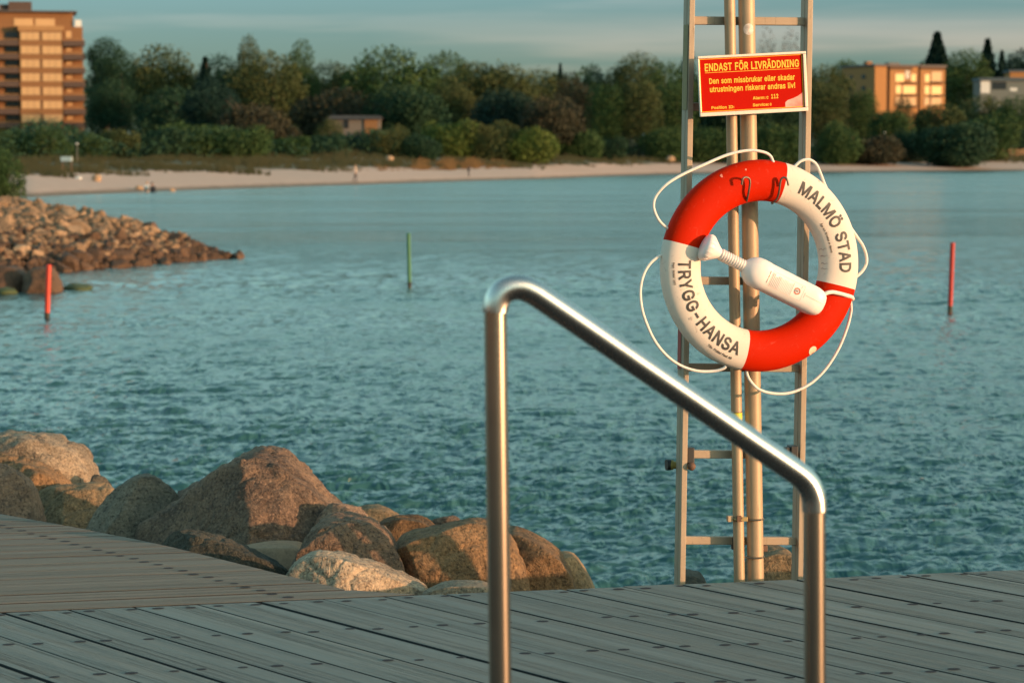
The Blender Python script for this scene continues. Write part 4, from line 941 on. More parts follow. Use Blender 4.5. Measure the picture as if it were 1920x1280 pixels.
# ladder
YL_, YR_ = 8.83, 8.93
root = empty('ladder', Vector((pt(1390, 1090, 8.9).x, 8.9, 1.2))); tag(root, 'aluminium rescue ladder with flat rungs standing upright at the boardwalk border', 'ladder')
LT, LB = pt(1300.3, -120, YL_), pt(1277.5, 1240, YL_); RT, RB = pt(1521.8, -120, YR_), pt(1498.5, 1240, YR_)
for a, b in ((LT, LB), (RT, RB)):
    mb = MB(); beam(mb, b, a, .021, .075)
    for s in (-.0105,):   # groove along the outer side
        beam(mb, b + ex_ * -.0112 + ey_ * .030, a + ex_ * -.0112 + ey_ * .030, .0012, .012, 0, 0)
    loc_of(mb, root).build('rail', ALU, root)
def onrail(a, b, py):
    f_ = lambda p: 640 - F * ((p - Vector((0, 0, H))).dot(Vector((0, math.sin(PITCH), math.cos(PITCH)))) / (p - Vector((0, 0, H))).dot(Vector((0, math.cos(PITCH), -math.sin(PITCH)))))
    lo, hi = 0., 1.
    for _ in range(30):
        m_ = (lo + hi) / 2
        if f_(a.lerp(b, m_)) < py: lo = m_
        else: hi = m_
    return a.lerp(b, lo)
for y in (-125 + 3, 38, 200, 363, 527, 690, 853, 1015):
    if y < -100: continue
    a, b = onrail(LT, LB, y) + ex_ * .0095 + ey_ * .025, onrail(RT, RB, y + (1 if y > 500 else 2)) - ex_ * .0095 + ey_ * .025
    mb = MB(); d = (b - a).normalized(); L = (b - a).length
    M = Matrix((d, ey_, d.cross(ey_))).transposed().to_4x4(); M.translation = (a + b) / 2
    mb.box((0, .0125, 0), (L, .025, .030), M, 0, .003)
    for k in range(5): mb.box((0, -.0006, -.0105 + .00525 * k), (L * .998, .0012, .0026), M)
    loc_of(mb, root).build('rung', ALU, root)
def wbox(px0, px1, py0, py1, Y, d, name, mat, root, bev=.003):
    a, b = pt(px0, py0, Y), pt(px1, py1, Y); c = (a + b) / 2; mb = MB()
    M = Matrix.Translation(c) @ Matrix.Rotation(YAW, 4, 'Z'); mb.box((0, d / 2, 0), (abs(b.x - a.x), d, abs(a.z - b.z)), M, 0, bev)
    return loc_of(mb, root).build(name, mat, root)
wbox(1288.5, 1302.5, 839, 872, 8.845, .05, 'clip', BLACKP, root); wbox(1483, 1497, 836, 866, 8.90, .05, 'clip', BLACKP, root)
o = wbox(1473, 1483, 838, 852, 8.90, .03, 'clip', BLACKP, root)
mb = MB(); a, b = pt(1255, 871, 8.92), pt(1300, 873, 8.90); mb.tube([a, a.lerp(b, .15), a.lerp(b, .18), b], [.0185, .0185, .014, .014], 20); loc_of(mb, root).build('locking_bar', plain('dull_yellow_plastic', (.30, .22, .05), .6), root)
mb = MB(); mb.tube([a - ex_ * .012, a + ex_ * .004], .0205, 20); loc_of(mb, root).build('end_cap', BLACKP, root)
bm = bmesh.new(); bmesh.ops.create_icosphere(bm, subdivisions=3, radius=.0155); c = pt(1296.5, 874, 8.83)
mb = MB(); mb.add([v.co + c for v in bm.verts], [[v.index for v in f.verts] for f in bm.faces], 0, True); bm.free(); loc_of(mb, root).build('knob', RUST, root)
# faded warning strip on the left rail: side face
def sidestrip(py0, py1, mat, name, y0=.006, y1=.06):
    a, b = onrail(LT, LB, py0), onrail(LT, LB, py1); mb = MB(); o_ = ex_ * -.0131
    mb.add([a + o_ + ey_ * y0, a + o_ + ey_ * y1, b + o_ + ey_ * y1, b + o_ + ey_ * y0], [(0, 1, 2, 3)]); return loc_of(mb, root).build(name, mat, root)
STRIP = plain('faded_yellow_strip', (.26, .20, .09), .7, 0, .3, 40); sidestrip(46, 206, STRIP, 'sticker_strip'); sidestrip(618, 694, plain('red_strip', (.35, .05, .04), .6), 'sticker_strip', .03, .07)

# poles
root = empty('mast', Vector((pt(1417, 1085, 8.872).x, 8.872, 1.2))); tag(root, 'thick galvanised round mast behind the lifebuoy', 'post')
MT, MBt = pt(1397.2, -140, 8.872), pt(1419.5, 1250, 8.872)
mb = MB(); mb.tube([MBt.lerp(MT, k / 12) for k in range(13)], .0305, 40); loc_of(mb, root).build('pole', GALV, root)
def onm(py): return onrail(MT, MBt, py)
for py in (972, 1043):
    c = onm(py); mb = MB(); mb.tube([c + Vector((math.cos(a) * .0325, math.sin(a) * .0325, 0)) for a in np.linspace(0, 2 * math.pi, 33)], .0035, 8)
    mb.tube([c + Vector((-.045, -.02, .002)), c + Vector((-.01, -.036, 0)), c + Vector((.02, -.034, 0))], .003, 8)
    loc_of(mb, root).build('pipe_clamp', plain('clamp_steel', (.25, .2, .15), .4, .9), root)
wbox(1373, 1397, 1006, 1030, 8.90, .02, 'bracket', BLACKP, root); wbox(1430, 1440, 1022, 1034, 8.89, .02, 'bracket', RUST, root)
t = NT('round_sticker'); g = t.coord('Object'); t.fin(t.mix(t.rng(t.noise(90, 3, .6, g), .45, .55), (.50, .42, .36), (.64, .56, .48)), .6)
c = onm(56); N = 28; vs = []; 
for rad in (0.0, .011, .0205):
    for k in range(N):
        a = 2 * math.pi * k / N; u = math.cos(a) * rad + .004; z = math.sin(a) * rad; th = u / .0311
        vs.append(c + Vector((math.sin(th) * .0311, -math.cos(th) * .0311, z)))
mb = MB(); mb.add(vs, [(r_ * N + k, r_ * N + (k + 1) % N, (r_ + 1) * N + (k + 1) % N, (r_ + 1) * N + k) for r_ in (0, 1) for k in range(N)], 0, True); loc_of(mb, root).build('sticker', t.m, root)
root2 = empty('rescue_pole', Vector((pt(1385, 1087, 8.855).x, 8.855, 1.2))); tag(root2, 'thinner round pole with a yellow band left of the thick mast', 'pole')
PT_, PB_ = pt(1365.5, -140, 8.853), pt(1389.0, 1250, 8.853)
mb = MB(); mb.tube([PB_.lerp(PT_, k / 12) for k in range(13)], .0203, 32); loc_of(mb, root2).build('pole', GALV, root2)
a, b = onrail(PT_, PB_, 773), onrail(PT_, PB_, 791); mb = MB(); mb.tube([a, b], .0208, 32, 0, False); loc_of(mb, root2).build('band', YEL, root2)
a, b = onrail(PT_, PB_, 771.5), onrail(PT_, PB_, 773); mb = MB(); mb.tube([a, b], .0210, 32, 0, False); loc_of(mb, root2).build('band', RUST, root2)
wbox(1365, 1374, 967, 978, 8.83, .02, 'holder', GALV, root2, .001)
BRASS = plain('worn_brass', (.40, .30, .14), .4, .8); mb = MB()
c = onrail(PT_, PB_, 972.5)
mb.tube([c + Vector((math.cos(a) * .0225, math.sin(a) * .0225, 0)) for a in np.linspace(0, 2 * math.pi, 25)], .0055, 8); loc_of(mb, root2).build('holder', BRASS, root2)
wbox(1382, 1391, 967, 978, 8.822, .01, 'holder', RUST, root2, .001); wbox(1391, 1402, 969, 977, 8.83, .02, 'holder', BRASS, root2, .001)

# ------------------------------------------------------------------ text
GLYPHS = {
 '!':[220,[[150,137,155,532,40,532,45,137],[125,-23,147,-8,162,15,167,41,162,67,147,90,125,105,98,110,72,105,49,90,34,67,29,41,34,14,49,-8,72,-23,98,-28]]],
 '-':[477,[[91,267,91,165,360,165,360,267]]],
 '.':[212,[[122,-23,144,-8,159,15,164,41,159,68,144,90,122,105,95,110,69,105,46,90,31,68,26,41,31,14,47,-8,69,-23,95,-28]]],
 '0':[477,[[286,-21,337,6,378,49,406,105,423,174,428,254,423,334,406,403,377,460,337,503,286,530,227,539,167,530,116,503,76,460,47,403,30,334,25,254,30,174,47,105,75,49,116,6,167,-21,227,-30],[200,77,179,91,160,115,145,151,136,197,132,254,136,311,145,358,160,394,179,418,200,432,227,436,253,432,275,418,293,394,308,358,318,311,321,254,318,197,308,151,293,115,275,91,253,77,227,73]]],
 '1':[477,[[414,-23,414,78,53,78,53,-23],[191,532,63,438,70,327,197,418,189,-23,299,-23,299,532]]],
 '2':[477,[[412,-23,412,79,184,74,323,207,354,245,377,278,393,309,401,340,404,373,398,417,381,457,353,491,317,517,273,533,225,539,176,533,132,517,95,490,66,454,48,411,40,339,148,339,153,384,159,402,170,417,184,427,201,434,224,436,245,434,263,428,277,419,288,406,295,391,297,371,295,353,290,336,280,318,243,272,41,57,41,-23]]],
 '3':[477,[[271,-25,319,-8,359,18,390,53,410,96,416,145,410,192,391,235,359,271,318,297,267,311,188,312,199,246,395,452,395,532,47,532,47,429,256,434,134,308,134,225,200,225,238,221,265,213,283,200,296,184,303,166,306,145,303,123,295,106,283,92,266,82,244,75,218,73,195,75,174,81,157,90,145,101,136,116,128,155,17,154,30,84,52,43,84,12,123,-12,169,-25,218,-30]]],
 ':':[212,[[122,-23,144,-8,159,15,164,41,159,68,144,90,122,105,95,110,69,105,46,90,31,68,26,41,31,14,47,-8,69,-23,95,-28],[122,252,144,267,159,290,164,316,159,343,144,365,122,380,95,385,69,380,46,365,31,343,26,316,31,290,47,267,69,252,95,247]]],
 'A':[504,[[101,-23,212,295,273,499,204,499,242,365,379,-23,491,-20,292,532,185,532,-12,-20],[393,119,393,222,87,222,87,119]]],
 'B':[480,[[247,-23,305,-18,354,-3,393,22,420,55,436,94,441,136,437,178,423,214,402,243,376,265,347,279,338,281,338,251,346,254,370,267,391,285,407,309,418,339,421,374,416,415,401,454,375,486,339,511,294,527,242,532,37,532,37,-23],[148,208,247,208,274,205,295,197,311,186,323,172,330,155,332,137,328,115,315,98,289,85,244,80,148,80],[148,429,238,429,275,424,297,411,308,394,313,371,310,354,304,339,293,327,278,317,260,311,237,308,148,308]]],
 'D':[526,[[296,-15,362,10,415,52,454,108,477,177,485,255,477,334,454,401,416,457,364,498,300,524,227,532,70,532,70,429,220,429,270,423,308,408,337,384,358,351,371,308,376,255,371,202,358,159,336,125,306,101,266,86,214,80,73,80,73,-23,220,-23],[37,532,37,-23,148,-23,148,532]]],
 'E':[443,[[398,-23,398,80,148,80,148,206,378,206,378,309,148,309,148,429,395,429,395,532,37,532,37,-23]]],
 'F':[434,[[148,-23,148,198,369,198,369,301,148,301,148,429,392,429,392,532,37,532,37,-23]]],
 'G':[544,[[331,-23,388,-2,435,33,471,79,494,136,501,199,501,279,260,279,260,176,434,176,438,222,395,229,388,165,376,134,358,110,333,91,304,80,269,76,230,81,197,96,168,121,146,155,132,199,127,254,132,309,146,354,168,388,196,413,228,428,266,433,288,431,308,426,326,419,342,409,356,396,368,380,378,362,392,326,502,328,486,392,469,428,446,460,418,487,385,509,348,525,308,535,264,539,197,530,137,503,86,460,48,403,25,334,17,254,25,175,48,105,86,48,137,5,199,-21,269,-30]]],
 'H':[541,[[148,-23,148,209,369,209,369,-23,480,-23,480,532,369,532,369,312,148,312,148,532,37,532,37,-23]]],
 'I':[324,[[292,-23,292,80,206,80,206,429,292,429,292,532,8,532,8,429,95,429,95,80,8,80,8,-23]]],
 'K':[491,[[248,260,480,522,354,532,175,339,81,224,92,113],[148,-23,148,532,37,532,37,-23],[479,-16,229,344,159,260,360,-23]]],
 'L':[417,[[384,-23,384,80,148,80,148,532,37,532,37,-23]]],
 'M':[652,[[145,-23,145,291,141,480,84,477,270,-23,357,-23,477,283,541,477,484,480,481,-23,591,-23,591,532,460,532,331,195,279,29,349,28,327,111,167,532,37,532,37,-23]]],
 'N':[547,[[148,-23,148,291,141,480,77,467,128,369,374,-23,486,-23,486,532,376,532,376,194,383,27,445,39,395,141,149,532,37,532,37,-23]]],
 'P':[469,[[148,-23,148,429,231,429,263,426,286,418,302,406,312,391,319,371,321,348,319,324,312,304,301,288,286,276,264,268,231,265,86,265,86,163,236,163,294,169,344,187,383,216,410,255,426,299,432,348,426,396,410,441,382,479,343,508,294,526,236,532,37,532,37,-23]]],
 'R':[473,[[148,-23,148,429,232,429,264,426,287,419,303,408,313,394,320,375,322,352,320,329,313,312,303,298,288,288,265,281,233,278,73,278,73,175,237,175,294,180,343,196,383,224,411,260,427,304,432,352,427,401,411,444,383,481,344,509,294,526,237,532,37,532,37,-23],[457,-18,316,252,201,247,339,-23]]],
 'S':[471,[[282,-27,333,-10,375,16,406,51,425,92,432,138,427,176,415,209,396,235,373,256,347,273,295,294,219,315,179,329,161,338,148,349,141,361,138,376,141,391,148,405,159,417,176,427,199,433,225,435,261,431,289,418,306,400,321,355,427,356,416,423,396,462,365,494,326,519,279,534,227,539,175,534,128,519,88,494,56,461,35,420,29,372,39,317,70,273,117,240,177,217,238,200,286,183,303,174,314,164,320,154,322,139,319,121,311,106,297,92,277,82,252,75,224,72,198,74,175,80,155,90,141,103,132,118,123,160,12,159,24,88,45,47,77,13,118,-12,168,-27,224,-32]]],
 'T':[473,[[170,429,170,-23,280,-23,280,429,440,429,440,532,9,532,9,429]]],
 'V':[504,[[294,-23,491,528,378,532,268,213,207,10,276,10,237,145,101,532,-12,528,188,-23]]],
 'Y':[496,[[291,-23,291,202,485,525,368,532,260,356,231,303,195,212,278,212,243,303,104,532,-14,525,180,202,180,-23]]],
 'a':[413,[[194,-29,224,-20,248,-8,268,8,283,25,285,29,254,29,254,-23,360,-23,360,252,356,295,343,331,323,359,299,380,272,393,244,402,194,408,160,405,126,397,93,384,63,363,38,335,9,278,112,246,127,275,134,285,145,294,158,301,175,306,196,308,215,306,230,301,239,294,246,285,251,273,252,256,252,254,252,255,247,252,147,238,93,225,66,213,42,196,23,173,11,143,7,108,12,67,28,32,53,4,85,-16,121,-28,160,-32],[153,70,138,74,128,79,121,86,117,94,115,105,117,117,121,124,129,131,142,137,159,142,267,160,257,161,253,139,250,121,243,105,232,91,217,79,196,71,170,69]]],
 'b':[448,[[281,-24,326,-3,363,30,391,75,408,128,413,189,408,249,391,302,363,347,326,380,280,401,230,408,192,404,161,393,137,378,120,361,106,342,137,342,137,532,30,532,30,-23,135,-23,135,36,106,36,120,16,138,-1,162,-17,193,-28,230,-31],[195,74,175,84,159,100,147,124,139,154,136,189,139,225,146,254,159,277,175,293,195,303,220,307,246,303,266,293,282,276,294,253,302,223,305,189,302,155,294,125,282,101,265,84,245,74,220,70]]],
 'c':[420,[[238,-29,267,-23,295,-12,320,2,342,21,360,43,375,68,393,119,289,144,278,112,272,101,265,92,257,84,247,78,236,74,222,71,208,70,180,74,159,84,143,102,130,126,122,155,119,187,122,220,130,250,143,274,159,292,180,303,208,307,222,306,235,303,246,298,256,292,264,285,271,276,277,267,288,234,392,261,373,311,359,335,340,357,318,375,293,389,267,399,238,405,207,408,153,401,104,380,65,346,35,301,17,248,11,187,17,128,35,75,65,30,104,-3,153,-24,207,-31]]],
 'd':[448,[[232,-28,263,-17,286,-1,304,16,318,36,290,36,290,-23,395,-23,395,532,288,532,288,342,318,342,305,361,287,378,263,393,233,404,195,408,144,401,99,380,62,347,34,302,17,249,11,189,17,128,34,75,61,30,99,-3,144,-24,195,-31],[179,74,159,84,143,101,130,125,122,155,119,189,122,223,130,253,142,276,158,293,179,303,205,307,230,303,250,293,266,277,278,254,286,225,289,189,286,154,278,124,265,100,249,84,229,74,205,70]]],
 'e':[428,[[253,-28,291,-17,324,0,352,23,373,52,396,106,293,132,277,100,269,89,258,81,246,74,230,71,213,69,185,72,163,81,145,96,131,116,122,143,119,179,119,210,122,236,130,259,142,279,159,294,180,304,205,307,230,304,249,295,265,280,276,259,284,233,295,171,371,231,52,244,52,146,395,146,390,245,379,290,360,327,335,357,306,380,274,396,240,405,205,408,151,401,102,379,63,345,34,300,17,246,11,187,17,127,35,75,64,30,105,-3,155,-25,212,-31]]],
 'f':[278,[[-17,402,-17,304,251,304,251,402],[165,-23,165,417,167,435,172,444,179,448,196,451,203,451,243,441,271,537,226,550,187,553,156,550,125,540,98,523,76,499,62,468,58,433,58,-23]]],
 'g':[449,[[255,-170,299,-157,338,-135,370,-103,389,-60,395,-10,395,402,290,402,290,342,319,342,306,361,287,378,264,394,233,404,195,408,145,401,100,380,62,347,34,303,17,251,11,191,17,131,34,80,63,38,101,7,145,-12,194,-18,232,-15,262,-5,286,9,304,26,318,45,288,45,288,-4,282,-37,267,-57,242,-69,206,-74,182,-72,163,-67,149,-59,138,-50,107,-11,18,-61,46,-105,67,-127,94,-147,126,-161,164,-171,207,-174],[179,86,159,95,142,110,130,132,122,159,119,193,122,225,130,254,142,276,159,293,179,303,205,307,230,303,250,293,266,277,279,255,287,227,289,193,287,158,279,130,266,109,251,95,231,85,205,82]]],
 'h':[434,[[139,252,147,272,158,286,172,297,189,304,209,306,237,301,256,288,268,267,273,234,273,-23,380,-23,380,241,376,290,361,331,338,365,306,389,269,403,227,408,180,401,138,381,104,345,73,269,137,264,137,532,30,532,30,-23,137,-23,137,226]]],
 'i':[191,[[137,-23,137,402,30,402,30,-23],[109,424,130,438,145,458,150,483,145,508,130,529,109,543,84,547,59,543,38,529,23,508,18,483,23,458,38,438,59,424,84,419]]],
 'k':[405,[[186,176,194,176,392,393,275,402,111,235,87,235,96,105],[137,-23,137,532,30,532,30,-23],[403,-15,193,263,117,188,283,-23]]],
 'l':[213,[[208,-17,188,77,138,77,140,76,138,81,137,100,137,532,30,532,30,83,36,40,57,4,93,-19,139,-26]]],
 'm':[634,[[137,-23,137,237,139,261,146,278,156,290,169,300,183,305,199,307,221,304,237,294,247,279,251,258,251,-23,358,-23,358,246,360,265,366,279,374,291,386,300,400,305,418,307,440,304,457,295,468,280,473,252,473,-23,580,-23,580,256,575,301,561,340,538,370,508,392,474,405,437,409,403,406,371,396,343,380,320,358,301,331,284,275,349,274,329,342,303,378,266,402,220,409,190,406,162,397,137,382,115,361,97,333,79,276,135,272,135,402,30,402,30,-23]]],
 'n':[434,[[139,252,147,272,158,286,172,297,189,304,209,306,237,301,256,288,268,267,273,234,273,-23,380,-23,380,241,376,290,361,331,338,365,306,389,269,403,227,408,180,401,138,381,104,345,73,269,135,264,135,402,30,402,30,-23,137,-23,137,226]]],
 'o':[439,[[262,-24,311,-3,351,30,380,75,398,128,404,187,398,248,380,301,351,346,311,380,262,401,207,408,153,401,104,380,65,346,35,301,17,248,11,187,17,128,35,75,65,30,104,-3,153,-24,207,-31],[180,74,159,84,143,102,130,126,122,155,119,187,122,220,130,250,143,274,159,292,180,303,207,307,235,303,256,292,273,274,286,250,293,220,296,187,293,155,286,126,273,102,256,85,235,74,207,70]]],
 'r':[283,[[137,-23,137,236,139,256,146,272,156,284,170,294,187,300,207,303,266,297,266,408,175,403,140,387,113,362,122,354,135,402,30,402,30,-23]]],
 's':[389,[[228,-27,269,-15,304,6,331,34,349,68,354,107,347,151,323,188,285,214,236,231,178,245,153,253,139,261,134,268,132,277,135,288,145,298,163,306,187,309,212,306,228,297,239,285,255,251,354,274,334,327,317,354,293,377,263,394,227,404,187,408,144,404,106,392,72,372,46,345,29,312,23,274,31,229,55,192,94,165,143,148,206,133,227,126,238,119,243,112,244,104,241,92,231,81,211,72,181,69,156,72,137,80,125,92,108,133,6,111,24,54,44,23,71,-1,104,-18,141,-28,182,-31]]],
 't':[251,[[-17,402,-17,304,227,304,227,402],[42,91,50,43,76,4,117,-20,168,-27,241,-18,220,79,176,73,157,75,154,77,151,83,149,99,149,494,42,494]]],
 'u':[434,[[229,-22,271,-2,305,33,336,110,275,115,275,-23,380,-23,380,402,273,402,273,154,270,128,263,108,252,93,238,82,220,76,201,73,173,78,154,91,142,112,137,146,137,402,30,402,30,138,34,90,48,48,72,15,104,-10,141,-24,183,-28]]],
 'v':[413,[[242,-23,400,399,289,402,191,128,156,0,233,0,199,128,101,402,-11,399,147,-23]]],
 'Ä':[504,[[101,-23,212,295,273,499,204,499,242,365,379,-23,491,-20,292,532,185,532,-12,-20],[393,119,393,222,87,222,87,119],[336,553,357,567,371,588,375,612,371,637,357,658,336,672,312,676,287,672,267,658,252,637,248,612,252,588,267,567,287,553,312,549],[192,553,213,567,227,588,232,612,227,637,213,658,192,672,168,676,144,672,123,658,109,637,104,612,109,588,123,567,144,553,168,549]]],
 'Ö':[557,[[335,-21,396,5,446,48,485,105,508,174,516,254,508,334,485,403,446,460,396,503,335,530,267,539,199,530,138,503,87,461,49,403,25,334,17,254,25,174,49,105,87,48,138,5,199,-21,267,-30],[230,81,197,96,168,120,146,154,132,199,127,254,132,310,146,354,168,389,197,413,230,428,267,433,304,428,337,413,365,389,387,355,402,310,407,254,402,199,387,154,365,120,337,96,304,81,267,76],[363,553,384,567,398,588,403,612,398,637,384,658,363,672,339,676,315,672,294,658,280,637,275,612,280,588,294,567,315,553,339,549],[220,553,240,567,254,588,259,612,254,637,240,658,220,672,195,676,171,672,150,658,136,637,131,612,136,588,150,567,171,553,195,549]]],
 'ö':[439,[[262,-24,311,-3,351,30,380,75,398,128,404,187,398,248,380,301,351,346,311,380,262,401,207,408,153,401,104,380,65,346,35,301,17,248,11,187,17,128,35,75,65,30,104,-3,153,-24,207,-31],[180,74,159,84,143,102,130,126,122,155,119,187,122,220,130,250,143,274,159,292,180,303,207,307,235,303,256,292,273,274,286,250,293,220,296,187,293,155,286,126,273,102,256,85,235,74,207,70],[304,424,324,438,338,459,343,483,338,508,324,528,304,542,279,547,255,542,234,528,220,508,215,483,220,459,234,438,255,424,279,419],[160,424,181,438,195,459,199,483,195,508,181,528,160,542,136,547,111,542,90,528,76,508,71,483,76,459,90,438,111,424,136,419]]],
 ' ':[270,[]]}
from mathutils.geometry import delaunay_2d_cdt
GC = {}
def glyph(ch):
    "triangles of one letter from its outline (thousandths of the type size)"
    if ch in GC: return GC[ch]
    a, ls = GLYPHS[ch]; vs = []; fs = []
    for l in ls:
        b = len(vs); vs += [Vector((l[i] / 1000, l[i + 1] / 1000)) for i in range(0, len(l), 2)]; fs.append(list(range(b, len(vs))))
    V, out = [], []
    if vs:
        V, _, T, *_r = delaunay_2d_cdt(vs, [(f[i - 1], f[i]) for f in fs for i in range(len(f))], [], 0, 1e-6)
        for t in T:
            c = (V[t[0]] + V[t[1]] + V[t[2]]) / 3; w = 0
            for f in fs:
                for i in range(len(f)):
                    p, q = vs[f[i - 1]], vs[f[i]]
                    if (p.y <= c.y) != (q.y <= c.y) and p.x + (q.x - p.x) * (c.y - p.y) / (q.y - p.y) > c.x: w += 1 if q.y > p.y else -1
            if w > 0: out.append(tuple(t))
    GC[ch] = (a / 1000, V, out); return GC[ch]
def text2d(s, w=None, cap=1.0, bold=0.0, x=0.0):
    "flat mesh of a string: cap height = cap, width fitted to w"
    bm = bmesh.new(); cx = 0; xs = []
    for ch in s:
        a, V, T = glyph(ch); vv = [bm.verts.new((cx + v.x, v.y, 0)) for v in V]
        for t in T: bm.faces.new([vv[i] for i in t])
        xs += [cx + v.x for v in V]; cx += a
    hy = [v.y for v in glyph('H')[1]]; y0, ch_ = min(hy), max(hy) - min(hy)
    x0, x1 = min(xs), max(xs); sy = cap / ch_; sx = (w / (x1 - x0)) if w else sy
    for v in bm.verts: v.co = Vector(((v.co.x - x0) * sx + x, (v.co.y - y0) * sy, 0))
    bmesh.ops.delete(bm, geom=[v for v in bm.verts if not v.link_faces], context='VERTS')
    return bm
def bm_parts(bm): return [v.co.copy() for v in bm.verts], [[v.index for v in f.verts] for f in bm.faces]

# ------------------------------------------------------------------ warning sign
root = empty('warning_sign', pt(1411.5, 157.5, 8.79)); root.rotation_euler = (0, -R(3.15), YAW)
tag(root, 'red warning sign with yellow Swedish lettering above the lifebuoy', 'sign')
sw, sh = .4105, .2165
REDS = plain('red_enamel', (.44, .006, .0001), .6, 0, .08, 5); FRM = plain('pale_aluminium_frame', (.66, .58, .50), .45, .3, .1, 30); REDS.node_tree.nodes['Principled BSDF'].inputs['Specular IOR Level'].default_value = .05; YT = plain('yellow_print', (.86, .47, .02), .5, 0, .05, 30)
mb = MB(); mb.box((0, .006, 0), (sw - .004, .008, sh - .004)); mb.build('panel', REDS, root)
fr = MB(); tk = .0092
for c, d in (((0, 0, sh / 2 - tk / 2), (sw, .012, tk)), ((0, 0, -sh / 2 + tk * .75), (sw, .012, tk * 1.5)), ((-sw / 2 + tk * .3, 0, .0023), (tk * .6, .0118, sh - tk * 2.55)), ((sw / 2 - tk * .6, 0, .0023), (tk * 1.2, .0118, sh - tk * 2.55))): fr.box(c, d, None, 0, .0015)
fr.build('frame', FRM, root)
def sg(fx, fy): return Vector(((fx - .5) * sw, 0, (.5 - fy) * sh))
br = MB(); y_ = .0014; xa, xb, za, zb = (.020 - .5) * sw, (.965 - .5) * sw, (.5 - .055) * sh, (.5 - .922) * sh; tkk = .0022
for c, d in ((((xa + xb) / 2, y_, za), (xb - xa, .001, tkk)), (((xa + xb) / 2, y_, zb), (xb - xa, .001, tkk)), ((xa, y_, (za + zb) / 2), (tkk, .001, za - zb - tkk)), ((xb, y_, (za + zb) / 2), (tkk, .001, za - zb - tkk))): br.box(c, d)
br.build('border_line', YT, root)
def sline(txt, f0, f1, base, caph, bold=.02):
    bm = text2d(txt, (f1 - f0) * sw, caph * sh, bold); vs, fs = bm_parts(bm); bm.free()
    mb = MB(); o_ = sg(f0, base); mb.add([Vector((v.x + o_.x, .0012, v.y + o_.z)) for v in vs], fs); mb.build('lettering', YT, root)
sline('ENDAST FÖR LIVRÄDDNING', .065, .938, .258, .128, .022)
sline('Den som missbrukar eller skadar', .100, .893, .468, .094, .022)
sline('utrustningen riskerar andras liv!', .103, .893, .605, .094, .022)
sline('Alarm:', .495, .612, .762, .050, .018); sline('112', .665, .732, .762, .074, .02); sline('c', .622, .640, .762, .058, .0)
sline('Position ID:', .110, .320, .888, .050, .018); sline('Service:', .492, .642, .878, .050, .018); sline('c', .650, .667, .878, .058, .0)
mb = MB(); a, b = sg(.065, .281), sg(.938, .276); mb.box(((a.x + b.x) / 2, .0012, a.z), (b.x - a.x, .0006, .0016)); mb.build('underline', YT, root)
poly = [(.795, .918), (.795, .835), (.82, .80), (.87, .775), (.91, .745), (.95, .70), (.962, .68), (.962, .918)]
t = NT('scraped_pink_patch'); t.fin(t.mix(t.rng(t.noise(14, 4, .6), .35, .65), (.74, .20, .15), (.80, .42, .36)), .6)
mb = MB(); mb.add([Vector((sg(*p).x, .0016, sg(*p).z)) for p in poly], [tuple(range(len(poly)))[::-1]]); mb.build('scraped_patch', t.m, root)
for s in (-.28, .33): mb = MB(); mb.box((s * sw, .035, 0), (.02, .05, .05)); mb.build('bracket', GALV, root)

# ------------------------------------------------------------------ lifebuoy
BY = 8.735; BYAW = R(17); sB = F / BY
broot = empty('lifebuoy', pt(1425, 498.5, BY), BYAW); tag(broot, 'red and white lifebuoy with a white rope hanging on the mast hooks', 'lifebuoy')
def lb(px, py, off=0.0): return Vector((((px - 1425) / sB - off * math.sin(BYAW)) / math.cos(BYAW), -off, -(py - 498.5) / sB))
def bw(v): return broot.location + Matrix.Rotation(BYAW, 3, 'Z') @ v
R0, RA, RB_ = .3085, .0745, .052
def buoy_mat(name, c, dirt, amount):
    t = NT(name); g = t.coord('Object')
    a = t.noise(5, 5, .65, g); s_ = t.noise(1, 4, .7, g, stretch=(30, 30, 30), dist=1.5); fine = t.noise(140, 2, .5, g)
    col = t.mix(t.rng(a, .3, .7, 0, .25), c, tuple(x * .85 for x in c)); col = t.mix(t.rng(s_, .60, .72, 0, amount), col, dirt)
    n1 = t.bump(fine, .12, .0006); t.bump(a, .15, .004, n1)
    return t.fin(col, .6, 0, Specular_IOR_Level=.06)
BW = buoy_mat('white_buoy_plastic', (.70, .615, .53), (.36, .30, .25), .5); BR = buoy_mat('red_buoy_plastic', (.49, .014, .0001), (.62, .10, .06), .35)
for a0, a1, mt in ((76, 165, BR), (165, 258, BW), (258, 346, BR), (346, 436, BW)):
    NA, NB = 60, 40; vs = []
    for i in range(NA + 1):
        A = R(a0 + (a1 - a0) * i / NA)
        for k in range(NB):
            q = 2 * math.pi * k / NB; cr_, sr_ = math.cos(q), math.sin(q)
            r_ = R0 + RA * math.copysign(abs(cr_) ** .92, cr_); y = RB_ * math.copysign(abs(sr_) ** .92, sr_)
            vs.append((math.cos(A) * r_, y, math.sin(A) * r_))
    mb = MB(); mb.add(vs, [(i * NB + k, i * NB + (k + 1) % NB, (i + 1) * NB + (k + 1) % NB, (i + 1) * NB + k) for i in range(NA) for k in range(NB)], 0, True)
    mb.build('float_segment', mt, broot)
def roff(r_):
    q = min(1, abs(r_ - R0) / RA); return RB_ * max(0, 1 - q ** (2 / .92)) ** .46
BLK = plain('black_print', (.035, .033, .032), .6, 0, .2, 60)
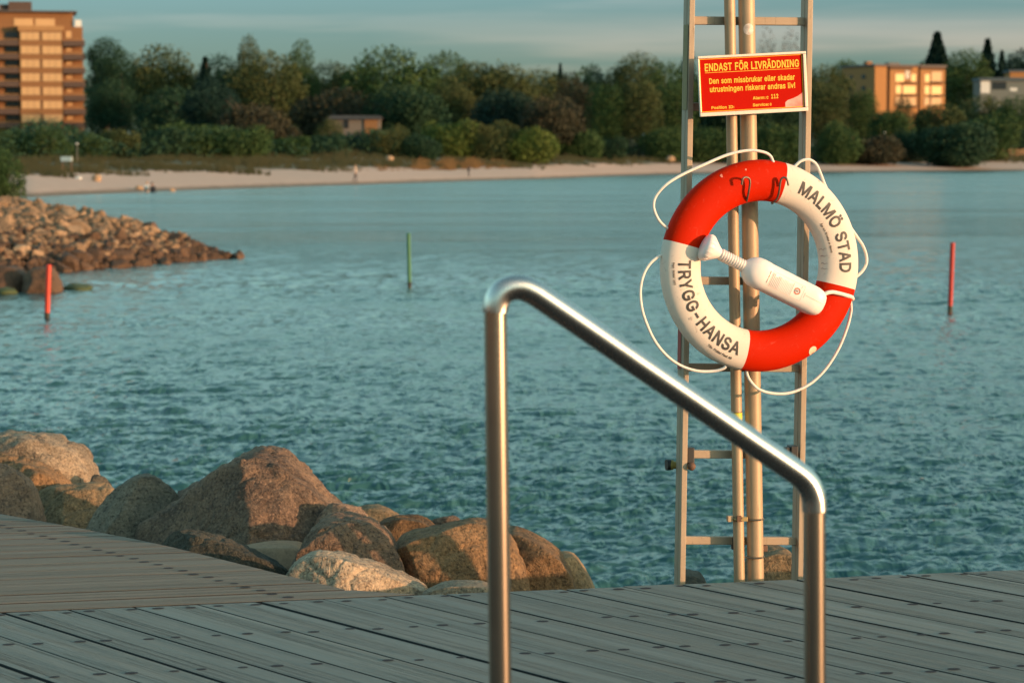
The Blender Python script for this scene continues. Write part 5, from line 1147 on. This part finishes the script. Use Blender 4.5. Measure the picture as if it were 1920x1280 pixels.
def arc(txt, a0, a1, rbase, cap, bold, inward, name='lettering'):
    rm = rbase + (-cap / 2 if inward else cap / 2); Wd = abs(R(a1 - a0)) * rm
    bm = text2d(txt, Wd, cap, bold)
    for _ in range(4):
        es = [e for e in bm.edges if e.calc_length() > .008]
        if not es: break
        bmesh.ops.subdivide_edges(bm, edges=es, cuts=1); bmesh.ops.triangulate(bm, faces=bm.faces)
    vs, fs = bm_parts(bm); bm.free(); out = []
    for v in vs:
        r_ = rbase - v.y if inward else rbase + v.y; A = R(a0) + (v.x / rm if inward else -v.x / rm)
        out.append(Vector((math.cos(A) * r_, -(roff(r_) + .0012), math.sin(A) * r_)))
    mb = MB(); mb.add(out, fs if inward else fs); mb.build(name, BLK, broot)
arc('MALMÖ STAD', 65.0, -4.6, .290, .0475, .022, False)
arc('TRYGG-HANSA', 174.9, 251.8, .335, .048, .022, True)
arc('Regnr. SKAMAT 2023', 177, 190, .354, .007, .0, True); arc('Tillv. Fristad Plast AB', 232, 249, .356, .0085, .0, True); arc('Ägs och förvaltas av Malmö', 35, 10, .262, .007, 0, False)
# dot of white tape and pale scuffs
def patch(px, py, rad, mat, name, n=20, wob=0, sd=0):
    c = lb(px, py); rc = math.hypot(c.x, c.z); vs = []; rr = random.Random(sd)
    for q in (0, .5, 1):
        for k in range(n):
            a = 2 * math.pi * k / n; rd = rad * q * (1 + wob * rr.uniform(-1, 1)); x, z = c.x + math.cos(a) * rd, c.z + math.sin(a) * rd; r_ = math.hypot(x, z)
            vs.append((x, -(roff(r_) + .001), z))
    mb = MB(); mb.add(vs, [(j * n + k, j * n + (k + 1) % n, (j + 1) * n + (k + 1) % n, (j + 1) * n + k) for j in (0, 1) for k in range(n)], 0, True); mb.build(name, mat, broot)
CRM = plain('cream_sticker', (.70, .58, .42), .55); patch(1521.5, 659, .0172, CRM, 'round_sticker', 24)
SCF = plain('pale_scuff', (.80, .25, .16), .6); patch(1342, 330, .006, SCF, 'scuff', 10, .4, 1); patch(1388, 318, .004, SCF, 'scuff', 10, .5, 2)
GSC = plain('grey_scuff', (.50, .43, .38), .7); patch(1283, 593, .006, GSC, 'scuff', 9, .6, 3); patch(1533, 340, .003, GSC, 'scuff', 9, .5, 4)
# dark rims where the halves meet and creases on the inner right side
for a_ in (-3, 1.5, 8, 14):
    mb = MB(); pts_ = []
    for k in range(6):
        r_ = R0 - RA * (.985 - .045 * k); A = R(a_ + .5 * math.sin(k * 2)); pts_.append((math.cos(A) * r_, -(roff(r_) + .0004), math.sin(A) * r_))
    mb.tube(pts_, [.0011, .001, .0009, .0007, .0005, .0002], 5); mb.build('crease', plain('crease_dirt', (.25, .14, .11), .8), broot)
ROPE = plain('white_rope', (.76, .70, .64), .8, 0, .12, 60, .4)
ropes = [
 [(1448, 305, .02), (1441, 292, .02), (1425, 285, .02), (1398, 283, .015), (1360, 291, .01), (1318, 308, .01), (1275, 327, .01), (1245, 345, .01), (1226, 366, 0), (1221, 385, 0), (1227, 404, 0), (1236, 417, 0), (1247, 426, 0), (1254, 430, -.01)],
 [(1244, 474, -.01), (1232, 478, 0), (1216, 490, 0), (1203, 511, 0), (1197, 540, 0), (1200, 575, .01), (1212, 610, .01), (1228, 640, .01), (1250, 665, .01), (1275, 682, .01), (1305, 692, .015), (1335, 693, .02), (1352, 689, .03), (1359, 684, .035)],
 [(1400, 688, -.01), (1402, 703, .0), (1410, 717, .0), (1425, 731, .0), (1450, 739, .0), (1480, 740, .0), (1508, 732, .0), (1535, 716, .0), (1560, 690, 0), (1582, 655, 0), (1597, 618, 0), (1604, 590, 0), (1603, 572, .01), (1600, 560, .015)],
 [(1484, 320, .0), (1492, 311, .005), (1503, 302, .01), (1518, 300, .012), (1531, 308, .012), (1540, 325, .012), (1549, 347, .012), (1562, 372, .012), (1580, 400, .01), (1600, 427, .01), (1614, 446, .008), (1626, 463, .005), (1633, 480, .0), (1634, 496, .0), (1627, 510, .0), (1615, 521, .0), (1605, 527, -.01)]]
for rp in ropes:
    mb = MB(); mb.tube(spline([lb(*p) for p in rp], 6), .0053, 12); mb.build('grab_rope', ROPE, broot)
# hooks of the mast
HK = plain('bent_steel_rod', (.16, .12, .09), .45, .6, .2, 60)
for pl in ([(1397, 372, -.06), (1398, 380, -.02), (1397.5, 380, .0), (1397, 372, .042), (1398.5, 360, .062), (1400.5, 345, .068), (1400, 337, .070), (1396, 333, .073), (1390, 332.5, .076), (1386, 336, .078), (1384.5, 346, .076)],
           [(1452, 372, -.06), (1450, 381, -.02), (1447, 381, .0), (1448, 379, .03), (1454, 372, .048), (1457, 358, .063), (1458.5, 343, .069), (1461, 335, .072), (1467, 333, .075), (1471, 337, .078), (1474, 348, .077)]):
    mb = MB(); mb.tube(spline([bw(lb(*p)) for p in pl], 6), .0038, 10); loc_of(mb, root_m if False else root)if False else None
    o_ = bpy.data.objects['mast']; mb.v = [tuple(Vector(p) - o_.location) for p in mb.v]; mb.build('hook', HK, o_)
mb = MB(); a, b = bw(lb(1393, 373, -.058)), bw(lb(1456, 373, -.058)); mb.tube([a, b], .006, 10); mb.tube([(a + b) / 2, onm(373)], .008, 10); o_ = bpy.data.objects['mast']; mb.v = [tuple(Vector(p) - o_.location) for p in mb.v]; mb.build('hook_bar', HK, o_)

# ------------------------------------------------------------------ throw line bottle
PB = NT('white_bottle_plastic'); g = PB.coord('Object'); PB.fin(PB.mix(PB.noise(12, 4, .6, g), (.74, .68, .64), (.80, .74, .70)), .42, 0, Subsurface_Weight=.08); PB = PB.m
A_ = bw(lb(1311, 457, .060)); B_ = bw(lb(1541, 572.5, .094)); ax = (B_ - A_); LL = ax.length; px_ = LL / 266.5
zx = ax.normalized(); fr_ = bw(Vector((0, -1, 0))) - broot.location; yy = (fr_ - zx * fr_.dot(zx)).normalized(); xx = yy.cross(zx)
bt = empty('throw_line_bottle', A_); tag(bt, 'white plastic bottle with ribbed neck tied slanting across the lifebuoy', 'throw line bottle')
def lathe(prof, n=48, sq=None, name='body', mat=PB, smooth=True):
    vs = []
    for t_, r_ in prof:
        for k in range(n):
            a = 2 * math.pi * k / n; q = 0
            if sq: e_ = sq(t_); q = 1 / ((abs(math.cos(a)) ** e_ + abs(math.sin(a)) ** e_) ** (1 / e_))
            rr_ = r_ * (q if sq else 1)
            p = zx * (t_ * px_) + (xx * math.sin(a) * 1 + yy * math.cos(a) * (.86 if sq else 1)) * rr_ * px_
            vs.append(p)
    fs = [(i * n + k, i * n + (k + 1) % n, (i + 1) * n + (k + 1) % n, (i + 1) * n + k) for i in range(len(prof) - 1) for k in range(n)]
    mb = MB(); mb.add(vs, fs, 0, smooth); mb.add(vs[:n], [tuple(range(n - 1, -1, -1))]); mb.add(vs[-n:], [tuple(range(n))]); return mb.build(name, mat, bt)
lathe([(-1, 8), (0, 15), (2, 21), (5, 25), (9, 26), (14, 25.5), (20, 22), (27, 17), (33, 12.5), (38, 10)], 48, None, 'cap')
mb = MB()
for k in range(18):     # grip ribs on the cap
    a = 2 * math.pi * k / 18; d_ = xx * math.sin(a) + yy * math.cos(a)
    mb.tube([(zx * t_ + d_ * (r_ + .1)) * px_ for t_, r_ in ((4, 24), (9, 26), (14, 25.5), (18, 23.4))], .0011, 6)
mb.build('grip_rib', PB, bt)
pr = [(37, 9)]
for k in range(10): t_ = 40 + k * 5.1; pr += [(t_, 9.2), (t_ + 1, 11.6), (t_ + 2.9, 11.8), (t_ + 3.9, 9.4)]
lathe(pr, 32, None, 'neck')
SQ = lambda t_: float(np.interp(t_, [90, 105, 125, 250, 266], [2.0, 2.2, 3.0, 3.0, 2.6]))
lathe([(90, 11), (92, 13), (98, 20), (105, 25.5), (113, 28.3), (122, 29), (136, 28.6), (138, 28.0), (232, 27.6), (236, 27.9), (244, 27.4), (253, 25.6), (259, 22.6), (263, 19), (265.5, 14)], 64, SQ, 'body')
LABW = plain('label_paper', (.80, .73, .68), .5, 0, .03); INK = plain('grey_ink', (.28, .24, .24), .6); RINK = plain('red_ink', (.72, .14, .07), .6)
fz = 27.8 * .86 + .35
def bp(t_, u, k=0.0): return (zx * t_ - xx * -u + yy * (fz + .25 * k - max(0, abs(u) - 15) ** 2 * .03)) * px_
def quad(mb, t0, t1, u0, u1, k=1): mb.add([bp(t0, u0, k), bp(t1, u0, k), bp(t1, u1, k), bp(t0, u1, k)], [(0, 1, 2, 3)])
ink = MB(); rink = MB(); fr2 = MB()
for t0, t1, u0, u1 in ((142, 212, -15.6, -15.3), (142, 212, 14.3, 14.6), (142, 142.3, -15, 14.5), (211.7, 212, -15, 14.5)): quad(fr2, t0, t1, u0, u1, 1)
quad(ink, 136, 138, -12, -3); quad(rink, 136, 138, -2, 4); quad(ink, 136, 138, 5, 12)
rr = random.Random(2)
for k in range(14):
    t0 = 144 + 3.2 * k; quad(ink, t0, t0 + (.8 if k < 6 else .45), -14, rr.uniform(6, 12))
quad(rink, 188.5, 189, -13, 12)
for k in range(20):
    a = 2 * math.pi * k / 20; a2 = 2 * math.pi * (k + 1) / 20; P_ = [(200 + math.cos(q) * r_, math.sin(q) * r_) for q, r_ in ((a, 4.2), (a2, 4.2), (a2, 6.6), (a, 6.6))]
    (rink if k % 5 < 4 and k % 10 > 1 else ink).add([bp(t_, u, 1) for t_, u in P_], [(0, 1, 2, 3)])
quad(ink, 197, 202, -1.6, 1.8); quad(ink, 205.5, 206.3, 8.5, 12.5); quad(ink, 216, 216.6, -6, 4); quad(fr2, 218, 258, -.2, .2)
for m_, mt in ((ink, INK), (rink, RINK), (fr2, RINK)): m_.build('label_print', mt, bt)
# cord that ties it to the buoy
mb = MB(); cp = [(1532, 566, .05), (1546, 552, .066), (1560, 548, .067), (1576, 551, .060), (1590, 555, .052), (1602, 559, .032), (1607, 564, .0), (1604, 566, -.03), (1590, 560, -.05)]
P_ = [bw(lb(*p)) - A_ for p in spline([Vector(p) for p in cp], 6)] if False else [bw(p) - A_ for p in spline([lb(*p) for p in cp], 6)]
mb.tube(P_, .0075, 12); mb.build('cord', ROPE, bt)

# ------------------------------------------------------------------ handrail
hr = empty('handrail', Vector((.29, 4.53, DECK))); tag(hr, 'polished stainless steel handrail tube sloping down to the right in the foreground', 'handrail')
def hp(px, py): return pt(px, py, 4.45 + (px - 928) / 600 * .14)
path = [(928.6, 585), (929.5, 574), (933, 561), (941, 549), (953, 541.5), (967, 538.5), (982, 540), (998, 547), (1015, 557.5), (1100, 615.5), (1200, 684.5), (1300, 752.5), (1400, 821.5), (1450, 855.5), (1482, 877.5), (1500, 890.5), (1513, 904), (1521, 919), (1525.3, 934), (1526.6, 950), (1527, 958)]
mb = MB(); mb.tube(spline([hp(*p) for p in path], 8), .0240, 48); loc_of(mb, hr).build('rail', STEEL, hr)
for a, b in (((928.6, 582), (940.5, 1460)), ((1527, 956), (1529, 1500))):
    p0, p1 = hp(*a), hp(*b); d_ = (p1 - p0); p1 = p0 + d_ * ((DECK - p0.z) / d_.z)
    mb = MB(); mb.tube([p0.lerp(p1, k / 10) for k in range(11)], .0212, 48); loc_of(mb, hr).build('post', STEELP, hr)
    mb = MB(); mb.tube([p0 + Vector((0, 0, .004)), p0, p0 - Vector((0, 0, .003))], [.0236, .0240, .0220], 40, 0, False); loc_of(mb, hr).build('weld', metal('heat_tinted_weld', (.35, .22, .14), .4), hr)
    mb = MB(); mb.tube([p1 + Vector((0, 0, .001)), p1 + Vector((0, 0, .009))], .05, 32); loc_of(mb, hr).build('flange', STEEL, hr)

# ------------------------------------------------------------------ channel poles in the water
def marker(px_t, py_t, px_b, py_b, wpx, mat, label):
    Y = H * F / (py_b - 285); a, b = pt(px_b, py_b, Y), pt(px_t, py_t, Y); root = empty('marker_pole', a); tag(root, label, 'marker pole', 'poles marking the channel in the water')
    r_ = wpx / 2 * Y / F; d_ = b - a
    mb = MB(); mb.tube([-d_.normalized() * .8, d_ * .5, d_], r_, 20); mb.build('pole', mat, root)
    mb = MB(); mb.tube([d_ * .992, d_ * 1.0 + Vector((0, 0, .012))], [r_ * 1.15, r_ * .9], 20); mb.build('cap', mat, root)
    mb = MB(); mb.tube([d_ * .0, d_ * .11], r_ * 1.02, 20, 0, False); mb.build('waterline_stain', DK, root)
RP = plain('red_pole_paint', (.40, .016, .008), .5, 0, .15, 8); RP2 = plain('orange_red_pole_paint', (.50, .04, .016), .5, 0, .15, 8); GP = plain('green_pole_paint', (.03, .16, .06), .5, 0, .3, 8)
marker(1786, 456, 1781, 588, 9, RP, 'red marker pole in the water on the right')
marker(91.5, 497, 88, 597, 10, RP2, 'orange red marker pole in front of the rocks on the left')
marker(766, 438, 768, 540, 7, GP, 'green marker pole in the middle of the water')
